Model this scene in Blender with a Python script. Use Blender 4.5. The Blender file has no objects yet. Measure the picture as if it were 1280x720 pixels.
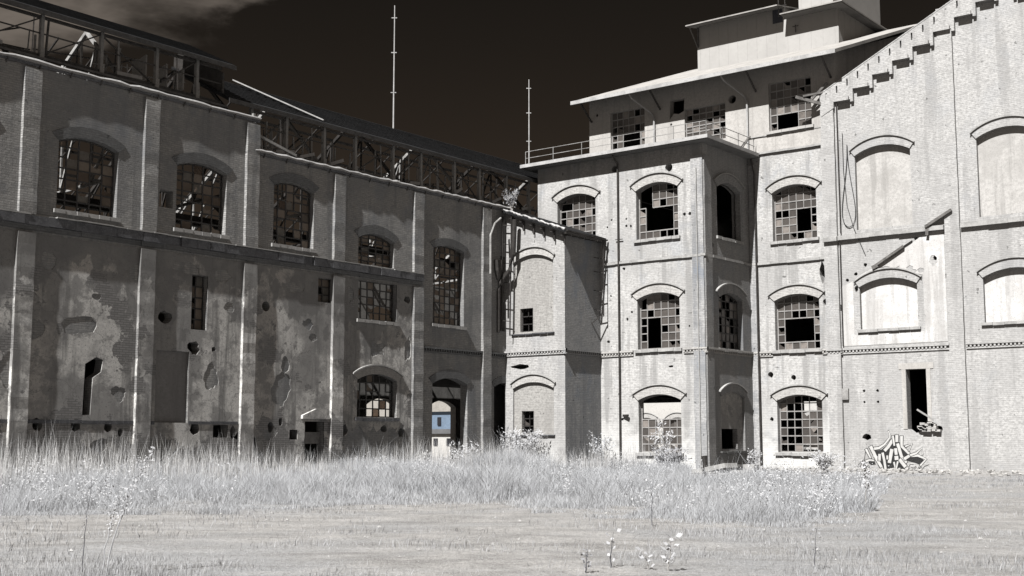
import bpy, bmesh, math, random
import numpy as np
from mathutils import Vector, geometry
random.seed(7); RNG = np.random.default_rng(11)
SC = bpy.context.scene; COL = SC.collection

# ------------------------------------------------------------------ camera
F_PX, PITCH, YAW, EYE = 1590.0, math.atan(192/1590.0), math.radians(38.1), 1.65
def ray(x, y):
    d = ((x-640)/F_PX, -(y-360)/F_PX, 1.0)
    fw = d[2]*math.cos(PITCH)-d[1]*math.sin(PITCH); up = d[2]*math.sin(PITCH)+d[1]*math.cos(PITCH)
    return Vector((-math.sin(YAW)*fw+math.cos(YAW)*d[0], math.cos(YAW)*fw+math.sin(YAW)*d[0], up))
def ground(x, y, z=0.0):
    d = ray(x, y); t = (z-EYE)/d.z
    return Vector((d.x*t, d.y*t, z))
cam = bpy.data.cameras.new('camera'); camo = bpy.data.objects.new('camera', cam); COL.objects.link(camo)
camo.location = (0, 0, EYE); camo.rotation_euler = (math.radians(90)+PITCH, 0, YAW)
cam.sensor_width = 36; cam.lens = F_PX/1280*36; cam.clip_end = 3000; cam.clip_start = 0.1
SC.camera = camo

# ------------------------------------------------------------------ main planes (metres)
XL, YF, XC, XA, YA, YR, YG = -45.0, 60.3, -34.0, -40.83, 56.8, 65.65, 65.5

# ------------------------------------------------------------------ materials
def mat(name):
    m = bpy.data.materials.new(name); m.use_nodes = True
    nt = m.node_tree; b = nt.nodes['Principled BSDF']; b.inputs['Roughness'].default_value = .85
    try: b.inputs['Specular IOR Level'].default_value = .2
    except Exception: pass
    return m, nt, b
def N(nt, typ, **k):
    n = nt.nodes.new(typ)
    for a, v in k.items(): setattr(n, a, v)
    return n
def mixc(nt, fac, a, b, mode='MIX'):
    n = N(nt, 'ShaderNodeMix', data_type='RGBA', blend_type=mode)
    for idx, v in ((0, fac), (6, a), (7, b)):
        if isinstance(v, bpy.types.NodeSocket): nt.links.new(v, n.inputs[idx])
        elif idx == 0: n.inputs[0].default_value = v
        else: n.inputs[idx].default_value = (*v, 1) if len(v) == 3 else v
    return n.outputs[2]
def ramp(nt, sock, lo, hi, a=0.0, b=1.0):
    n = N(nt, 'ShaderNodeMapRange'); n.clamp = True; n.interpolation_type = 'SMOOTHSTEP'
    nt.links.new(sock, n.inputs[0])
    n.inputs[1].default_value = lo; n.inputs[2].default_value = hi; n.inputs[3].default_value = a; n.inputs[4].default_value = b
    return n.outputs[0]
def noise(nt, vec, scale, detail=4, rough=.55):
    n = N(nt, 'ShaderNodeTexNoise'); n.inputs['Scale'].default_value = scale
    n.inputs['Detail'].default_value = detail; n.inputs['Roughness'].default_value = rough
    nt.links.new(vec, n.inputs['Vector']); return n.outputs['Fac']
def pos(nt): return N(nt, 'ShaderNodeNewGeometry').outputs['Position']
def mapping(nt, vec, sc=(1, 1, 1), loc=(0, 0, 0)):
    n = N(nt, 'ShaderNodeMapping'); nt.links.new(vec, n.inputs[0])
    n.inputs['Scale'].default_value = sc; n.inputs['Location'].default_value = loc
    return n.outputs[0]
def wallvec(nt):
    p = pos(nt); s = N(nt, 'ShaderNodeSeparateXYZ'); nt.links.new(p, s.inputs[0])
    a = N(nt, 'ShaderNodeMath', operation='ADD'); nt.links.new(s.outputs[0], a.inputs[0]); nt.links.new(s.outputs[1], a.inputs[1])
    c = N(nt, 'ShaderNodeCombineXYZ'); nt.links.new(a.outputs[0], c.inputs[0]); nt.links.new(s.outputs[2], c.inputs[1])
    return p, c.outputs[0], s.outputs[2]
def bump(nt, b, h, strength=.4, dist=.02):
    n = N(nt, 'ShaderNodeBump'); n.inputs['Strength'].default_value = strength; n.inputs['Distance'].default_value = dist
    nt.links.new(h, n.inputs['Height']); nt.links.new(n.outputs[0], b.inputs['Normal'])
def brick_nodes(nt, vec, c1, c2, mortar, w=.30, h=.095, ms=.014):
    t = N(nt, 'ShaderNodeTexBrick'); nt.links.new(vec, t.inputs['Vector'])
    t.inputs['Scale'].default_value = 1; t.inputs['Brick Width'].default_value = w; t.inputs['Row Height'].default_value = h
    t.inputs['Mortar Size'].default_value = ms; t.inputs['Mortar Smooth'].default_value = .3; t.inputs['Bias'].default_value = 0
    for k, c in (('Color1', c1), ('Color2', c2), ('Mortar', mortar)): t.inputs[k].default_value = (*c, 1)
    return t
def brick_mat(name, c1, c2, mortar, stain, amount=.5, white=None, cool=.0, vert=.35, seed=0):
    m, nt, b = mat(name); p, v, z = wallvec(nt)
    wob = N(nt, 'ShaderNodeVectorMath', operation='ADD')
    nz = N(nt, 'ShaderNodeTexNoise'); nz.inputs['Scale'].default_value = 1.2; nt.links.new(v, nz.inputs['Vector'])
    sc = N(nt, 'ShaderNodeVectorMath', operation='SCALE'); nt.links.new(nz.outputs['Color'], sc.inputs[0]); sc.inputs['Scale'].default_value = .04
    nt.links.new(v, wob.inputs[0]); nt.links.new(sc.outputs[0], wob.inputs[1])
    t = brick_nodes(nt, wob.outputs[0], c1, c2, mortar)
    v2 = mapping(nt, v, (1, 1, 1), (seed*13.7, seed*5.1, seed))
    col = t.outputs['Color']
    odd = N(nt, 'ShaderNodeTexNoise'); odd.inputs['Scale'].default_value = 1; odd.inputs['Detail'].default_value = 1; nt.links.new(mapping(nt, v2, (3.4, 10.6, 1), (2, 7, 1)), odd.inputs['Vector'])
    col = mixc(nt, ramp(nt, odd.outputs['Fac'], .60, .64, 0, .5), col, tuple(x*.5 for x in c1))
    big = noise(nt, v2, .22, 6, .62); mid = noise(nt, v2, 1.3, 5, .65); fine = noise(nt, v2, 7, 4, .7)
    col = mixc(nt, ramp(nt, fine, .40, .66, 0, .62), col, tuple(x*.45 for x in c1))
    lite = noise(nt, mapping(nt, v2, (1.6, 5.5, 1), (5, 1, 0)), 2.4, 4, .7)
    col = mixc(nt, ramp(nt, lite, .54, .66, 0, .45), col, tuple(min(x*1.22, .8) for x in c1))
    col = mixc(nt, ramp(nt, mid, .48, .66, 0, amount*.9), col, stain)
    col = mixc(nt, ramp(nt, big, .45, .62, 0, amount), col, stain)
    streak = noise(nt, mapping(nt, v2, (1.6, .12, 1)), 1.0, 5, .6)
    col = mixc(nt, ramp(nt, streak, .49, .62, 0, vert), col, tuple(x*.75 for x in stain))
    if cool:
        cn = noise(nt, mapping(nt, v2, (.5, .3, 1), (3, 8, 0)), .9, 5, .7)
        col = mixc(nt, ramp(nt, cn, .52, .66, 0, cool), col, tuple(a*k for a, k in zip(stain, (.90, .97, 1.08))))
    if white:
        wn = noise(nt, mapping(nt, v2, (1, 1, 1), (31, 2, 0)), .45, 6, .65)
        low = ramp(nt, z, .2, white, 1, 0)
        ml = N(nt, 'ShaderNodeMath', operation='MULTIPLY'); nt.links.new(ramp(nt, wn, .42, .55), ml.inputs[0]); nt.links.new(low, ml.inputs[1])
        col = mixc(nt, ml.outputs[0], col, (.72, .71, .69))
    pits = noise(nt, mapping(nt, v2, (1, 1, 1), (9, 4, 2)), 3.2, 2, .5)
    col = mixc(nt, ramp(nt, pits, .715, .735, 0, .7), col, tuple(x*.25 for x in stain))
    nt.links.new(col, b.inputs['Base Color'])
    hh = N(nt, 'ShaderNodeMath', operation='SUBTRACT'); nt.links.new(fine, hh.inputs[0]); nt.links.new(t.outputs['Fac'], hh.inputs[1])
    bump(nt, b, hh.outputs[0], .35, .02)
    return m
def plaster_mat(name, base, dark, brick=True, amount=.6, seed=0, top_dark=True):
    m, nt, b = mat(name); p, v, z = wallvec(nt)
    v2 = mapping(nt, v, (1, 1, 1), (seed*7.3, seed*3.1, seed))
    big = noise(nt, v2, .30, 7, .62); mid = noise(nt, v2, 1.1, 6, .68); fine = noise(nt, v2, 6, 5, .75); spk = noise(nt, v2, 16, 3, .6)
    col = mixc(nt, ramp(nt, fine, .40, .66, 0, .6), base, tuple(x*.6 for x in base))
    col = mixc(nt, ramp(nt, big, .46, .57, 0, amount), col, dark)
    col = mixc(nt, ramp(nt, mid, .475, .60, 0, amount), col, dark)
    streak = noise(nt, mapping(nt, v2, (1.4, .10, 1)), 1.2, 6, .65)
    col = mixc(nt, ramp(nt, streak, .50, .64, 0, amount), col, tuple(x*.7 for x in dark))
    if brick:
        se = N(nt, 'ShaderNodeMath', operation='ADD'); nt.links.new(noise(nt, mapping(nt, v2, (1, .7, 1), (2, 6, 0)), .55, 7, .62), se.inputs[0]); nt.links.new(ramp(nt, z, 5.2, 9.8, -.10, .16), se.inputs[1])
        col = mixc(nt, ramp(nt, se.outputs[0], .54, .575, 0, .78), col, tuple(x*.62 for x in dark))  # darker blotches, denser towards the top of the lower wall
    ck = N(nt, 'ShaderNodeTexVoronoi', feature='DISTANCE_TO_EDGE'); ck.inputs['Scale'].default_value = .55
    wv = N(nt, 'ShaderNodeVectorMath', operation='ADD'); nq = N(nt, 'ShaderNodeTexNoise'); nq.inputs['Scale'].default_value = 1.6; nq.inputs['Detail'].default_value = 5; nt.links.new(v2, nq.inputs['Vector']); nt.links.new(v2, wv.inputs[0]); nt.links.new(nq.outputs['Color'], wv.inputs[1]); nt.links.new(wv.outputs[0], ck.inputs['Vector'])
    if brick: col = mixc(nt, ramp(nt, ck.outputs['Distance'], .0, .012, .55, 0), col, tuple(x*.4 for x in dark))
    col = mixc(nt, ramp(nt, spk, .58, .66, 0, .8*amount), col, tuple(x*.4 for x in dark))
    if brick:
        t = brick_nodes(nt, v, tuple(x*1.1 for x in dark), tuple(x*.8 for x in dark), tuple(x*.5 for x in dark))
        bn = noise(nt, mapping(nt, v2, (1, 1, 1), (17, 5, 0)), .5, 7, .65)
        # the lowest metres have lost most of their render
        zz = ramp(nt, z, .8, 3.2, .13, 0)
        ad = N(nt, 'ShaderNodeMath', operation='ADD'); nt.links.new(bn, ad.inputs[0]); nt.links.new(zz, ad.inputs[1])
        col = mixc(nt, ramp(nt, ad.outputs[0], .575, .585), col, t.outputs['Color'])
    nt.links.new(col, b.inputs['Base Color']); bump(nt, b, fine, .22, .02)
    return m
def plain(name, c, var=.35, scale=3, rough=.85, metal=0, dark=None, amt=.5):
    m, nt, b = mat(name); p = pos(nt)
    n1 = noise(nt, p, scale, 5, .65); n2 = noise(nt, p, scale*7, 3, .6)
    col = mixc(nt, ramp(nt, n1, .35, .7), c, tuple(x*(1-var) for x in c))
    col = mixc(nt, ramp(nt, n2, .5, .7, 0, amt), col, dark or tuple(x*.5 for x in c))
    nt.links.new(col, b.inputs['Base Color']); b.inputs['Roughness'].default_value = rough; b.inputs['Metallic'].default_value = metal
    bump(nt, b, n2, .3, .01)
    return m
def pane_mat(name, c1, c2, clear=.0):
    m, nt, b = mat(name); g = N(nt, 'ShaderNodeNewGeometry')
    col = mixc(nt, g.outputs['Random Per Island'], c1, c2)
    col = mixc(nt, ramp(nt, g.outputs['Random Per Island'], .86, .88), col, tuple(min(x*2.3, .5) for x in c1))
    nn = noise(nt, g.outputs['Position'], 4, 4, .7)
    col = mixc(nt, ramp(nt, nn, .4, .7, 0, .5), col, tuple(x*.5 for x in c1))
    nt.links.new(col, b.inputs['Base Color']); b.inputs['Roughness'].default_value = .35
    if clear:
        tr = N(nt, 'ShaderNodeBsdfTransparent'); tr.inputs[0].default_value = (.62, .52, .45, 1)
        mx = N(nt, 'ShaderNodeMixShader'); nt.links.new(ramp(nt, g.outputs['Random Per Island'], .2, .9, clear-.25, clear+.2), mx.inputs[0])
        nt.links.new(b.outputs[0], mx.inputs[1]); nt.links.new(tr.outputs[0], mx.inputs[2])
        nt.links.new(mx.outputs[0], nt.nodes['Material Output'].inputs[0])
    return m
def leaf_mat(name, c, c2, trans=.35, patch=.45):
    m, nt, b = mat(name)
    nt.nodes.remove(b); g = N(nt, 'ShaderNodeNewGeometry')
    col = mixc(nt, g.outputs['Random Per Island'], c, c2)
    n1 = noise(nt, g.outputs['Position'], .35, 4, .6)
    col = mixc(nt, ramp(nt, n1, .42, .62, 0, patch), col, tuple(x*.68 for x in c2))
    d = N(nt, 'ShaderNodeBsdfDiffuse'); t = N(nt, 'ShaderNodeBsdfTranslucent')
    nt.links.new(col, d.inputs[0]); nt.links.new(col, t.inputs[0])
    mx = N(nt, 'ShaderNodeMixShader'); mx.inputs[0].default_value = trans
    nt.links.new(d.outputs[0], mx.inputs[1]); nt.links.new(t.outputs[0], mx.inputs[2])
    nt.links.new(mx.outputs[0], nt.nodes['Material Output'].inputs[0]); return m

M = {}
M['brick_pale'] = brick_mat('pale_brick', (.68, .665, .645), (.60, .588, .572), (.55, .54, .525), (.40, .392, .382), .60, white=4.6, cool=.35, vert=.7)
M['brick_pier'] = brick_mat('grimy_pier_brick', (.60, .59, .58), (.50, .492, .485), (.42, .415, .41), (.27, .275, .285), .6, cool=.75, vert=.6, seed=15)
M['brick_gable'] = brick_mat('gable_brick', (.62, .608, .592), (.55, .54, .526), (.50, .49, .478), (.41, .402, .393), .55, cool=.15, vert=.5, seed=2)
M['brick_annex'] = brick_mat('annex_brick', (.62, .605, .585), (.53, .52, .508), (.46, .452, .442), (.36, .352, .345), .55, white=2.2, cool=.15, vert=.3, seed=4)
M['brick_annex_side'] = brick_mat('shaded_stained_annex_brick', (.52, .515, .51), (.42, .418, .415), (.32, .32, .32), (.24, .247, .258), .5, cool=.6, vert=.5, seed=12)  # darker copy for the side wall: shade in the colour, plus bluish stains
M['brick_bay_side'] = brick_mat('shaded_bay_brick', (.42, .41, .40), (.34, .33, .32), (.25, .245, .24), (.19, .19, .19), .5, cool=.35, vert=.5, seed=13)  # pale brick again, with the shade of the bay return in its colour
M['brick_fill'] = brick_mat('infill_brick', (.47, .455, .43), (.41, .395, .375), (.50, .485, .46), (.34, .325, .31), .3, cool=0, vert=.3, seed=5)
M['brick_hall'] = brick_mat('hall_brick', (.54, .528, .51), (.38, .372, .36), (.22, .216, .21), (.16, .16, .162), .6, cool=.4, vert=.55, seed=3)
M['brick_hood'] = brick_mat('arch_brick', (.66, .64, .61), (.58, .565, .54), (.44, .425, .41), (.42, .405, .39), .35, vert=.3, seed=6)
M['brick_hood_dark'] = brick_mat('dark_arch_brick', (.15, .15, .15), (.12, .12, .12), (.08, .08, .08), (.07, .07, .07), .5, seed=7)  # much darker brick tone for hall arches and courses
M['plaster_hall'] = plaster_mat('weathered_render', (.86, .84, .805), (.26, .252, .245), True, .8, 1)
M['whitewash'] = plaster_mat('flaking_whitewash', (.80, .79, .775), (.58, .56, .54), False, .6, 8)
M['plaster_grey'] = plaster_mat('grey_cement', (.27, .26, .25), (.20, .19, .185), False, .5, 2)
M['plaster_white'] = plaster_mat('old_whitewash', (.76, .75, .735), (.42, .405, .39), True, .62, 3)
M['plaster_attic'] = plaster_mat('attic_render', (.60, .575, .545), (.46, .44, .415), False, .45, 4)
M['panel_tower'] = plain('pale_cladding', (.52, .503, .48), .12, .5, .7, 0, None, .12)
M['panel_plain'] = plaster_mat('smooth_render', (.60, .58, .555), (.42, .405, .385), False, .5, 6)
M['cornice_dark'] = plain('sooty_cornice', (.10, .10, .105), .5, 2, .9, 0, (.22, .22, .23), .5)
M['stone'] = plain('worn_stone', (.50, .49, .475), .35, 2, .9, 0, None, .5)
M['concrete'] = plain('slab_concrete', (.13, .128, .125), .4, 1.5, .9, 0, None, .5)
M['steel'] = plain('dark_rusted_steel', (.05, .046, .043), .5, 3, .7, .1, (.12, .10, .09), .3)
M['steel_pale'] = plain('weathered_grey_steel', (.46, .45, .435), .5, 2, .7, 0, (.14, .13, .12), .5)
M['frame_pale'] = plain('chalky_window_steel', (.40, .385, .37), .3, 3, .8, 0, None, .4)
M['frame_dark'] = plain('black_window_steel', (.045, .042, .04), .4, 3, .7, 0, None, .4)
M['zinc'] = plain('bleached_zinc', (.55, .54, .53), .3, 1.5, .6, 0, (.25, .25, .25), .5)
M['roof_dark'] = plain('dark_tiles', (.017, .017, .018), .5, 1.2, .95, 0, (.03, .03, .03), .5)
M['roof_pale'] = plain('pale_roofing', (.46, .44, .415), .3, 1, .85, 0, None, .4)
M['wood'] = plain('grey_timber', (.20, .19, .18), .5, 3, .9)
M['dark_inside'] = plain('dim_interior', (.10, .095, .09), .4, 1, .95)  # shade of interiors and eave undersides put into the base colour
M['inside_pale'] = plaster_mat('inner_wall', (.50, .48, .455), (.26, .25, .235), False, .6, 9)
M['pane_mill'] = pane_mat('dusty_pane', (.125, .112, .102), (.05, .045, .042))
M['pane_hall'] = pane_mat('brown_pane', (.30, .25, .205), (.17, .14, .115), .35)
M['black_paint'] = plain('black_spray_paint', (.028, .028, .028), .2, 4, .9, 0, (.15, .148, .145), .5)
M['pale_paint'] = plain('pale_spray_paint', (.66, .65, .63), .15, 4, .9, 0, (.45, .44, .43), .6)
M['cable'] = plain('black_cable', (.05, .05, .05), .3, 4, .7)
M['white_wall'] = plain('white_far_render', (.62, .60, .57), .1, 1, .9)
M['blue_wall'] = plain('blue_far_render', (.19, .25, .33), .2, 1, .9)
M['beige_wall'] = plain('beige_far_render', (.40, .375, .34), .2, 1, .9)
M['slate_wall'] = plain('slate_far_roof', (.16, .16, .165), .2, 1, .9)
M['glass_dark'] = plain('dark_glass', (.03, .03, .035), .2, 2, .2)
M['grass_tall'] = leaf_mat('bleached_grass', (.93, .945, .97), (.85, .86, .885), .5, .25)
M['grass_short'] = leaf_mat('bleached_short_grass', (.80, .80, .81), (.50, .50, .51), .35)
M['reed'] = leaf_mat('dry_stalk', (.92, .91, .90), (.72, .71, .70), .35, .2)
M['leaf_white'] = leaf_mat('white_leaf', (.95, .95, .96), (.86, .86, .88), .45)
M['leaf_grey'] = leaf_mat('grey_leaf', (.66, .66, .68), (.42, .42, .44), .4)
M['stem'] = plain('pale_stem', (.5, .48, .46), .3, 5, .9)
M['stem_dark'] = plain('dark_stem', (.13, .13, .14), .3, 5, .9)
def ground_mat():
    m, nt, b = mat('dry_earth'); p = pos(nt)
    big = noise(nt, p, .16, 6, .62); mid = noise(nt, p, .9, 6, .68); fine = noise(nt, p, 9, 5, .78); grit = noise(nt, p, 34, 3, .7)
    col = mixc(nt, ramp(nt, mid, .36, .66), (.53, .51, .49), (.33, .318, .306))
    col = mixc(nt, ramp(nt, big, .44, .62), col, (.40, .40, .405))
    mp = N(nt, 'ShaderNodeMapping'); mp.inputs['Rotation'].default_value = (0, 0, -YAW); nt.links.new(p, mp.inputs[0])
    rut = noise(nt, mapping(nt, mp.outputs[0], (.32, 1.3, 1)), .9, 7, .7)
    col = mixc(nt, ramp(nt, rut, .50, .64, 0, .65), col, (.25, .24, .23))
    col = mixc(nt, ramp(nt, rut, .36, .46, .5, 0), col, (.58, .57, .56))
    col = mixc(nt, ramp(nt, fine, .46, .66, 0, .75), col, (.22, .21, .20))
    col = mixc(nt, ramp(nt, grit, .55, .64, 0, .85), col, (.68, .665, .65))
    peb = noise(nt, p, 22, 3, .8)
    col = mixc(nt, ramp(nt, peb, .56, .66, 0, .75), col, (.17, .165, .16))
    v = N(nt, 'ShaderNodeTexVoronoi'); v.inputs['Scale'].default_value = 14; nt.links.new(p, v.inputs['Vector'])
    col = mixc(nt, ramp(nt, v.outputs['Distance'], .0, .16, .5, 0), col, (.80, .78, .75))
    nt.links.new(col, b.inputs['Base Color'])
    ad = N(nt, 'ShaderNodeMath', operation='ADD'); nt.links.new(fine, ad.inputs[0]); nt.links.new(grit, ad.inputs[1])
    bump(nt, b, ad.outputs[0], .9, .05); return m
M['ground'] = ground_mat()

# ------------------------------------------------------------------ mesh helpers
class MB:
    """collects boxes, bars, prisms ... into ONE mesh object"""
    def __init__(s): s.v = []; s.f = []
    def box(s, x0, x1, y0, y1, z0, z1):
        x0, x1 = sorted((x0, x1)); y0, y1 = sorted((y0, y1)); z0, z1 = sorted((z0, z1))
        n = len(s.v)
        s.v += [(x0,y0,z0),(x1,y0,z0),(x1,y1,z0),(x0,y1,z0),(x0,y0,z1),(x1,y0,z1),(x1,y1,z1),(x0,y1,z1)]
        s.f += [tuple(n+i for i in q) for q in ((0,3,2,1),(4,5,6,7),(0,1,5,4),(1,2,6,5),(2,3,7,6),(3,0,4,7))]
        return s
    def bar(s, a, b, w, h=None):
        a = Vector(a); b = Vector(b); h = h or w; d = b-a
        if d.length < 1e-6: return s
        d.normalize(); up = Vector((0,0,1)) if abs(d.z) < .95 else Vector((0,1,0))
        r = d.cross(up).normalized(); u = r.cross(d).normalized(); n = len(s.v)
        for c in (a, b):
            for i, j in ((-1,-1),(1,-1),(1,1),(-1,1)): s.v.append(tuple(c+r*(i*w/2)+u*(j*h/2)))
        s.f += [tuple(n+i for i in q) for q in ((0,1,2,3),(7,6,5,4),(0,4,5,1),(1,5,6,2),(2,6,7,3),(3,7,4,0))]
        return s
    def tube(s, pts, r, seg=8):
        pts = [Vector(p) for p in pts]; n0 = len(s.v); k = len(pts)
        for i, p in enumerate(pts):
            d = (pts[min(i+1,k-1)]-pts[max(i-1,0)]).normalized(); up = Vector((0,0,1)) if abs(d.z) < .9 else Vector((1,0,0))
            a = d.cross(up).normalized(); b = d.cross(a).normalized(); rr = r[i] if isinstance(r, (list, tuple)) else r
            for q in range(seg):
                t = 2*math.pi*q/seg; s.v.append(tuple(p+a*(rr*math.cos(t))+b*(rr*math.sin(t))))
        for i in range(k-1):
            for q in range(seg):
                s.f.append((n0+i*seg+q, n0+i*seg+(q+1)%seg, n0+(i+1)*seg+(q+1)%seg, n0+(i+1)*seg+q))
        s.f.append(tuple(n0+q for q in range(seg))[::-1]); s.f.append(tuple(n0+(k-1)*seg+q for q in range(seg)))
        return s
    def sheet(s, axis, c, thick, outer, holes=()):
        """a wall: outline and holes in (u, z), front at c, back at c-thick (thick signed)"""
        vs = []; es = []
        for loop in (outer, *holes):
            n = len(vs); vs += [Vector(p) for p in loop]; es += [(n+i, n+(i+1) % len(loop)) for i in range(len(loop))]
        ov, oe, of = geometry.delaunay_2d_cdt(vs, es, [], 0, 1e-5)[:3]
        def inside(x, y, loop):
            r = False
            for i in range(len(loop)):
                (x1, y1), (x2, y2) = loop[i][:2], loop[i-1][:2]
                if (y1 > y) != (y2 > y) and x < (x2-x1)*(y-y1)/(y2-y1)+x1: r = not r
            return r
        def keep(f):
            x = sum(ov[i][0] for i in f)/len(f); y = sum(ov[i][1] for i in f)/len(f)
            return inside(x, y, outer) and not any(inside(x, y, h) for h in holes)
        of = [f for f in of if keep(f)]
        P = (lambda u, z, q: (q, u, z)) if axis == 'X' else (lambda u, z, q: (u, q, z))
        n = len(s.v); k = len(ov)
        s.v += [P(p[0], p[1], c) for p in ov] + [P(p[0], p[1], c-thick) for p in ov]
        cnt = {}
        for f in of:
            s.f.append(tuple(n+i for i in f)); s.f.append(tuple(n+k+i for i in reversed(f)))
            for i in range(len(f)):
                e = (f[i], f[(i+1) % len(f)]); kk = tuple(sorted(e)); cnt.setdefault(kk, []).append(e)
        for kk, l in cnt.items():
            if len(l) == 1:
                a, b = l[0]; s.f.append((n+b, n+a, n+k+a, n+k+b))
        return s
    def rock(s, c, r, sq=(1,1,1), seed=0):
        bm = bmesh.new(); bmesh.ops.create_icosphere(bm, subdivisions=2, radius=1); rr = random.Random(seed); n = len(s.v)
        ph = [rr.uniform(0, 6) for _ in range(6)]
        for v in bm.verts:
            k = 1+.22*math.sin(3*v.co.x+ph[0])*math.cos(2.5*v.co.y+ph[1])+.15*math.sin(5*v.co.z+ph[2]+2*v.co.x)+rr.uniform(-.08,.08)
            s.v.append((c[0]+v.co.x*k*r*sq[0], c[1]+v.co.y*k*r*sq[1], c[2]+v.co.z*k*r*sq[2]))
        for f in bm.faces: s.f.append(tuple(n+v.index for v in f.verts))
        bm.free(); return s
    def build(s, name, m, parent=None, base=None, recalc=True):
        me = bpy.data.meshes.new(name); o = None
        off = world_of(parent) if parent else Vector(base or (0,0,0))
        me.from_pydata([tuple(Vector(p)-off) for p in s.v], [], s.f); me.update()
        if recalc:
            bm = bmesh.new(); bm.from_mesh(me); bmesh.ops.recalc_face_normals(bm, faces=bm.faces); bm.to_mesh(me); bm.free()
        me.materials.append(M[m] if isinstance(m, str) else m)
        o = bpy.data.objects.new(name, me); COL.objects.link(o)
        if parent: o.parent = parent
        else: o.location = off
        return o
def world_of(o):
    v = Vector((0,0,0))
    while o: v += o.location; o = o.parent
    return v
def tag(o, label=None, cat=None, group=None, kind=None):
    for k, v in (('label', label), ('category', cat), ('group', group), ('kind', kind)):
        if v: o[k] = v
    return o
def thing(name, label, cat, loc, group=None):
    o = bpy.data.objects.new(name, None); COL.objects.link(o); o.location = loc; o.empty_display_size = .5
    return tag(o, label, cat, group)

# ------------------------------------------------------------------ openings and windows
def arch(u0, u1, zs, zc, n=14):
    """points of a segmental arch from u1 back to u0"""
    w = (u1-u0)/2; c = (u0+u1)/2; h = max(zc-zs, .01); R = (w*w+h*h)/(2*h); z0 = zc-R; a = math.asin(min(1, w/R))
    return [(c+R*math.sin(a-2*a*i/n), z0+R*math.cos(a-2*a*i/n)) for i in range(n+1)]
def opening(u0, u1, z0, zs, zc=None):
    if zc is None or zc-zs < .02: return [(u0,z0),(u1,z0),(u1,zs),(u0,zs)]
    return [(u0,z0),(u1,z0)]+arch(u0, u1, zs, zc)
def arch_z(u, u0, u1, zs, zc):
    if zc is None or zc-zs < .02: return zs
    w = (u1-u0)/2; c = (u0+u1)/2; h = zc-zs; R = (w*w+h*h)/(2*h)
    return zc-R+math.sqrt(max(R*R-(u-c)**2, 0))
def circle(u, z, r, n=12): return [(u+r*math.cos(2*math.pi*i/n), z+r*math.sin(2*math.pi*i/n)) for i in range(n)]
def ragged(u, z, w, h, seed=0):
    r = random.Random(seed); n = 11
    return [(u+w/2*math.cos(2*math.pi*i/n)*r.uniform(.75,1.2), z+h/2*math.sin(2*math.pi*i/n)*r.uniform(.75,1.2)) for i in range(n)]
def P3(axis, c, u, z): return (c, u, z) if axis == 'X' else (u, c, z)
def hood(parent, axis, c, sgn, u0, u1, zs, zc, m, th=.50, ext=.32, proud=.07, name='arch_hood', drip=True):
    if m == 'brick_hood_dark': proud, drip = .035, False
    inner = arch(u0, u1, zs, zc, 16); outer = arch(u0-ext, u1+ext, zs+th*.62, zc+th, 16)
    mb = MB(); mb.sheet(axis, c+sgn*proud, sgn*(proud+.05), inner+[(p[0], p[1]) for p in reversed(outer)])
    o = mb.build(name, m, parent)
    if drip:
        o2 = arch(u0-ext-.06, u1+ext+.06, zs+th*.62+.05, zc+th+.075, 16); o1 = arch(u0-ext-.06, u1+ext+.06, zs+th*.62-.02, zc+th+.005, 16)
        MB().sheet(axis, c+sgn*(proud+.08), sgn*(proud+.12), o1+list(reversed(o2))).build('drip_course', 'stone' if m != 'brick_hood_dark' else m, o)
    return o
def sill(parent, axis, c, sgn, u0, u1, z0, m='stone', h=.16, proud=.14, ext=.15):
    mb = MB(); rr = random.Random(int(u0*100)); k = 6
    for i in range(k):
        a = u0-ext+(u1-u0+2*ext)*i/k; b = u0-ext+(u1-u0+2*ext)*(i+1)/k-.012; pr = proud*rr.uniform(.8, 1.05); zz = z0-.01-rr.uniform(0, .03)
        if axis == 'Y': mb.box(a, b, c+sgn*pr, c-sgn*.25, zz-h, zz)
        else: mb.box(c+sgn*pr, c-sgn*.25, a, b, zz-h, zz)
    return mb.build('sill', m, parent)
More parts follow.
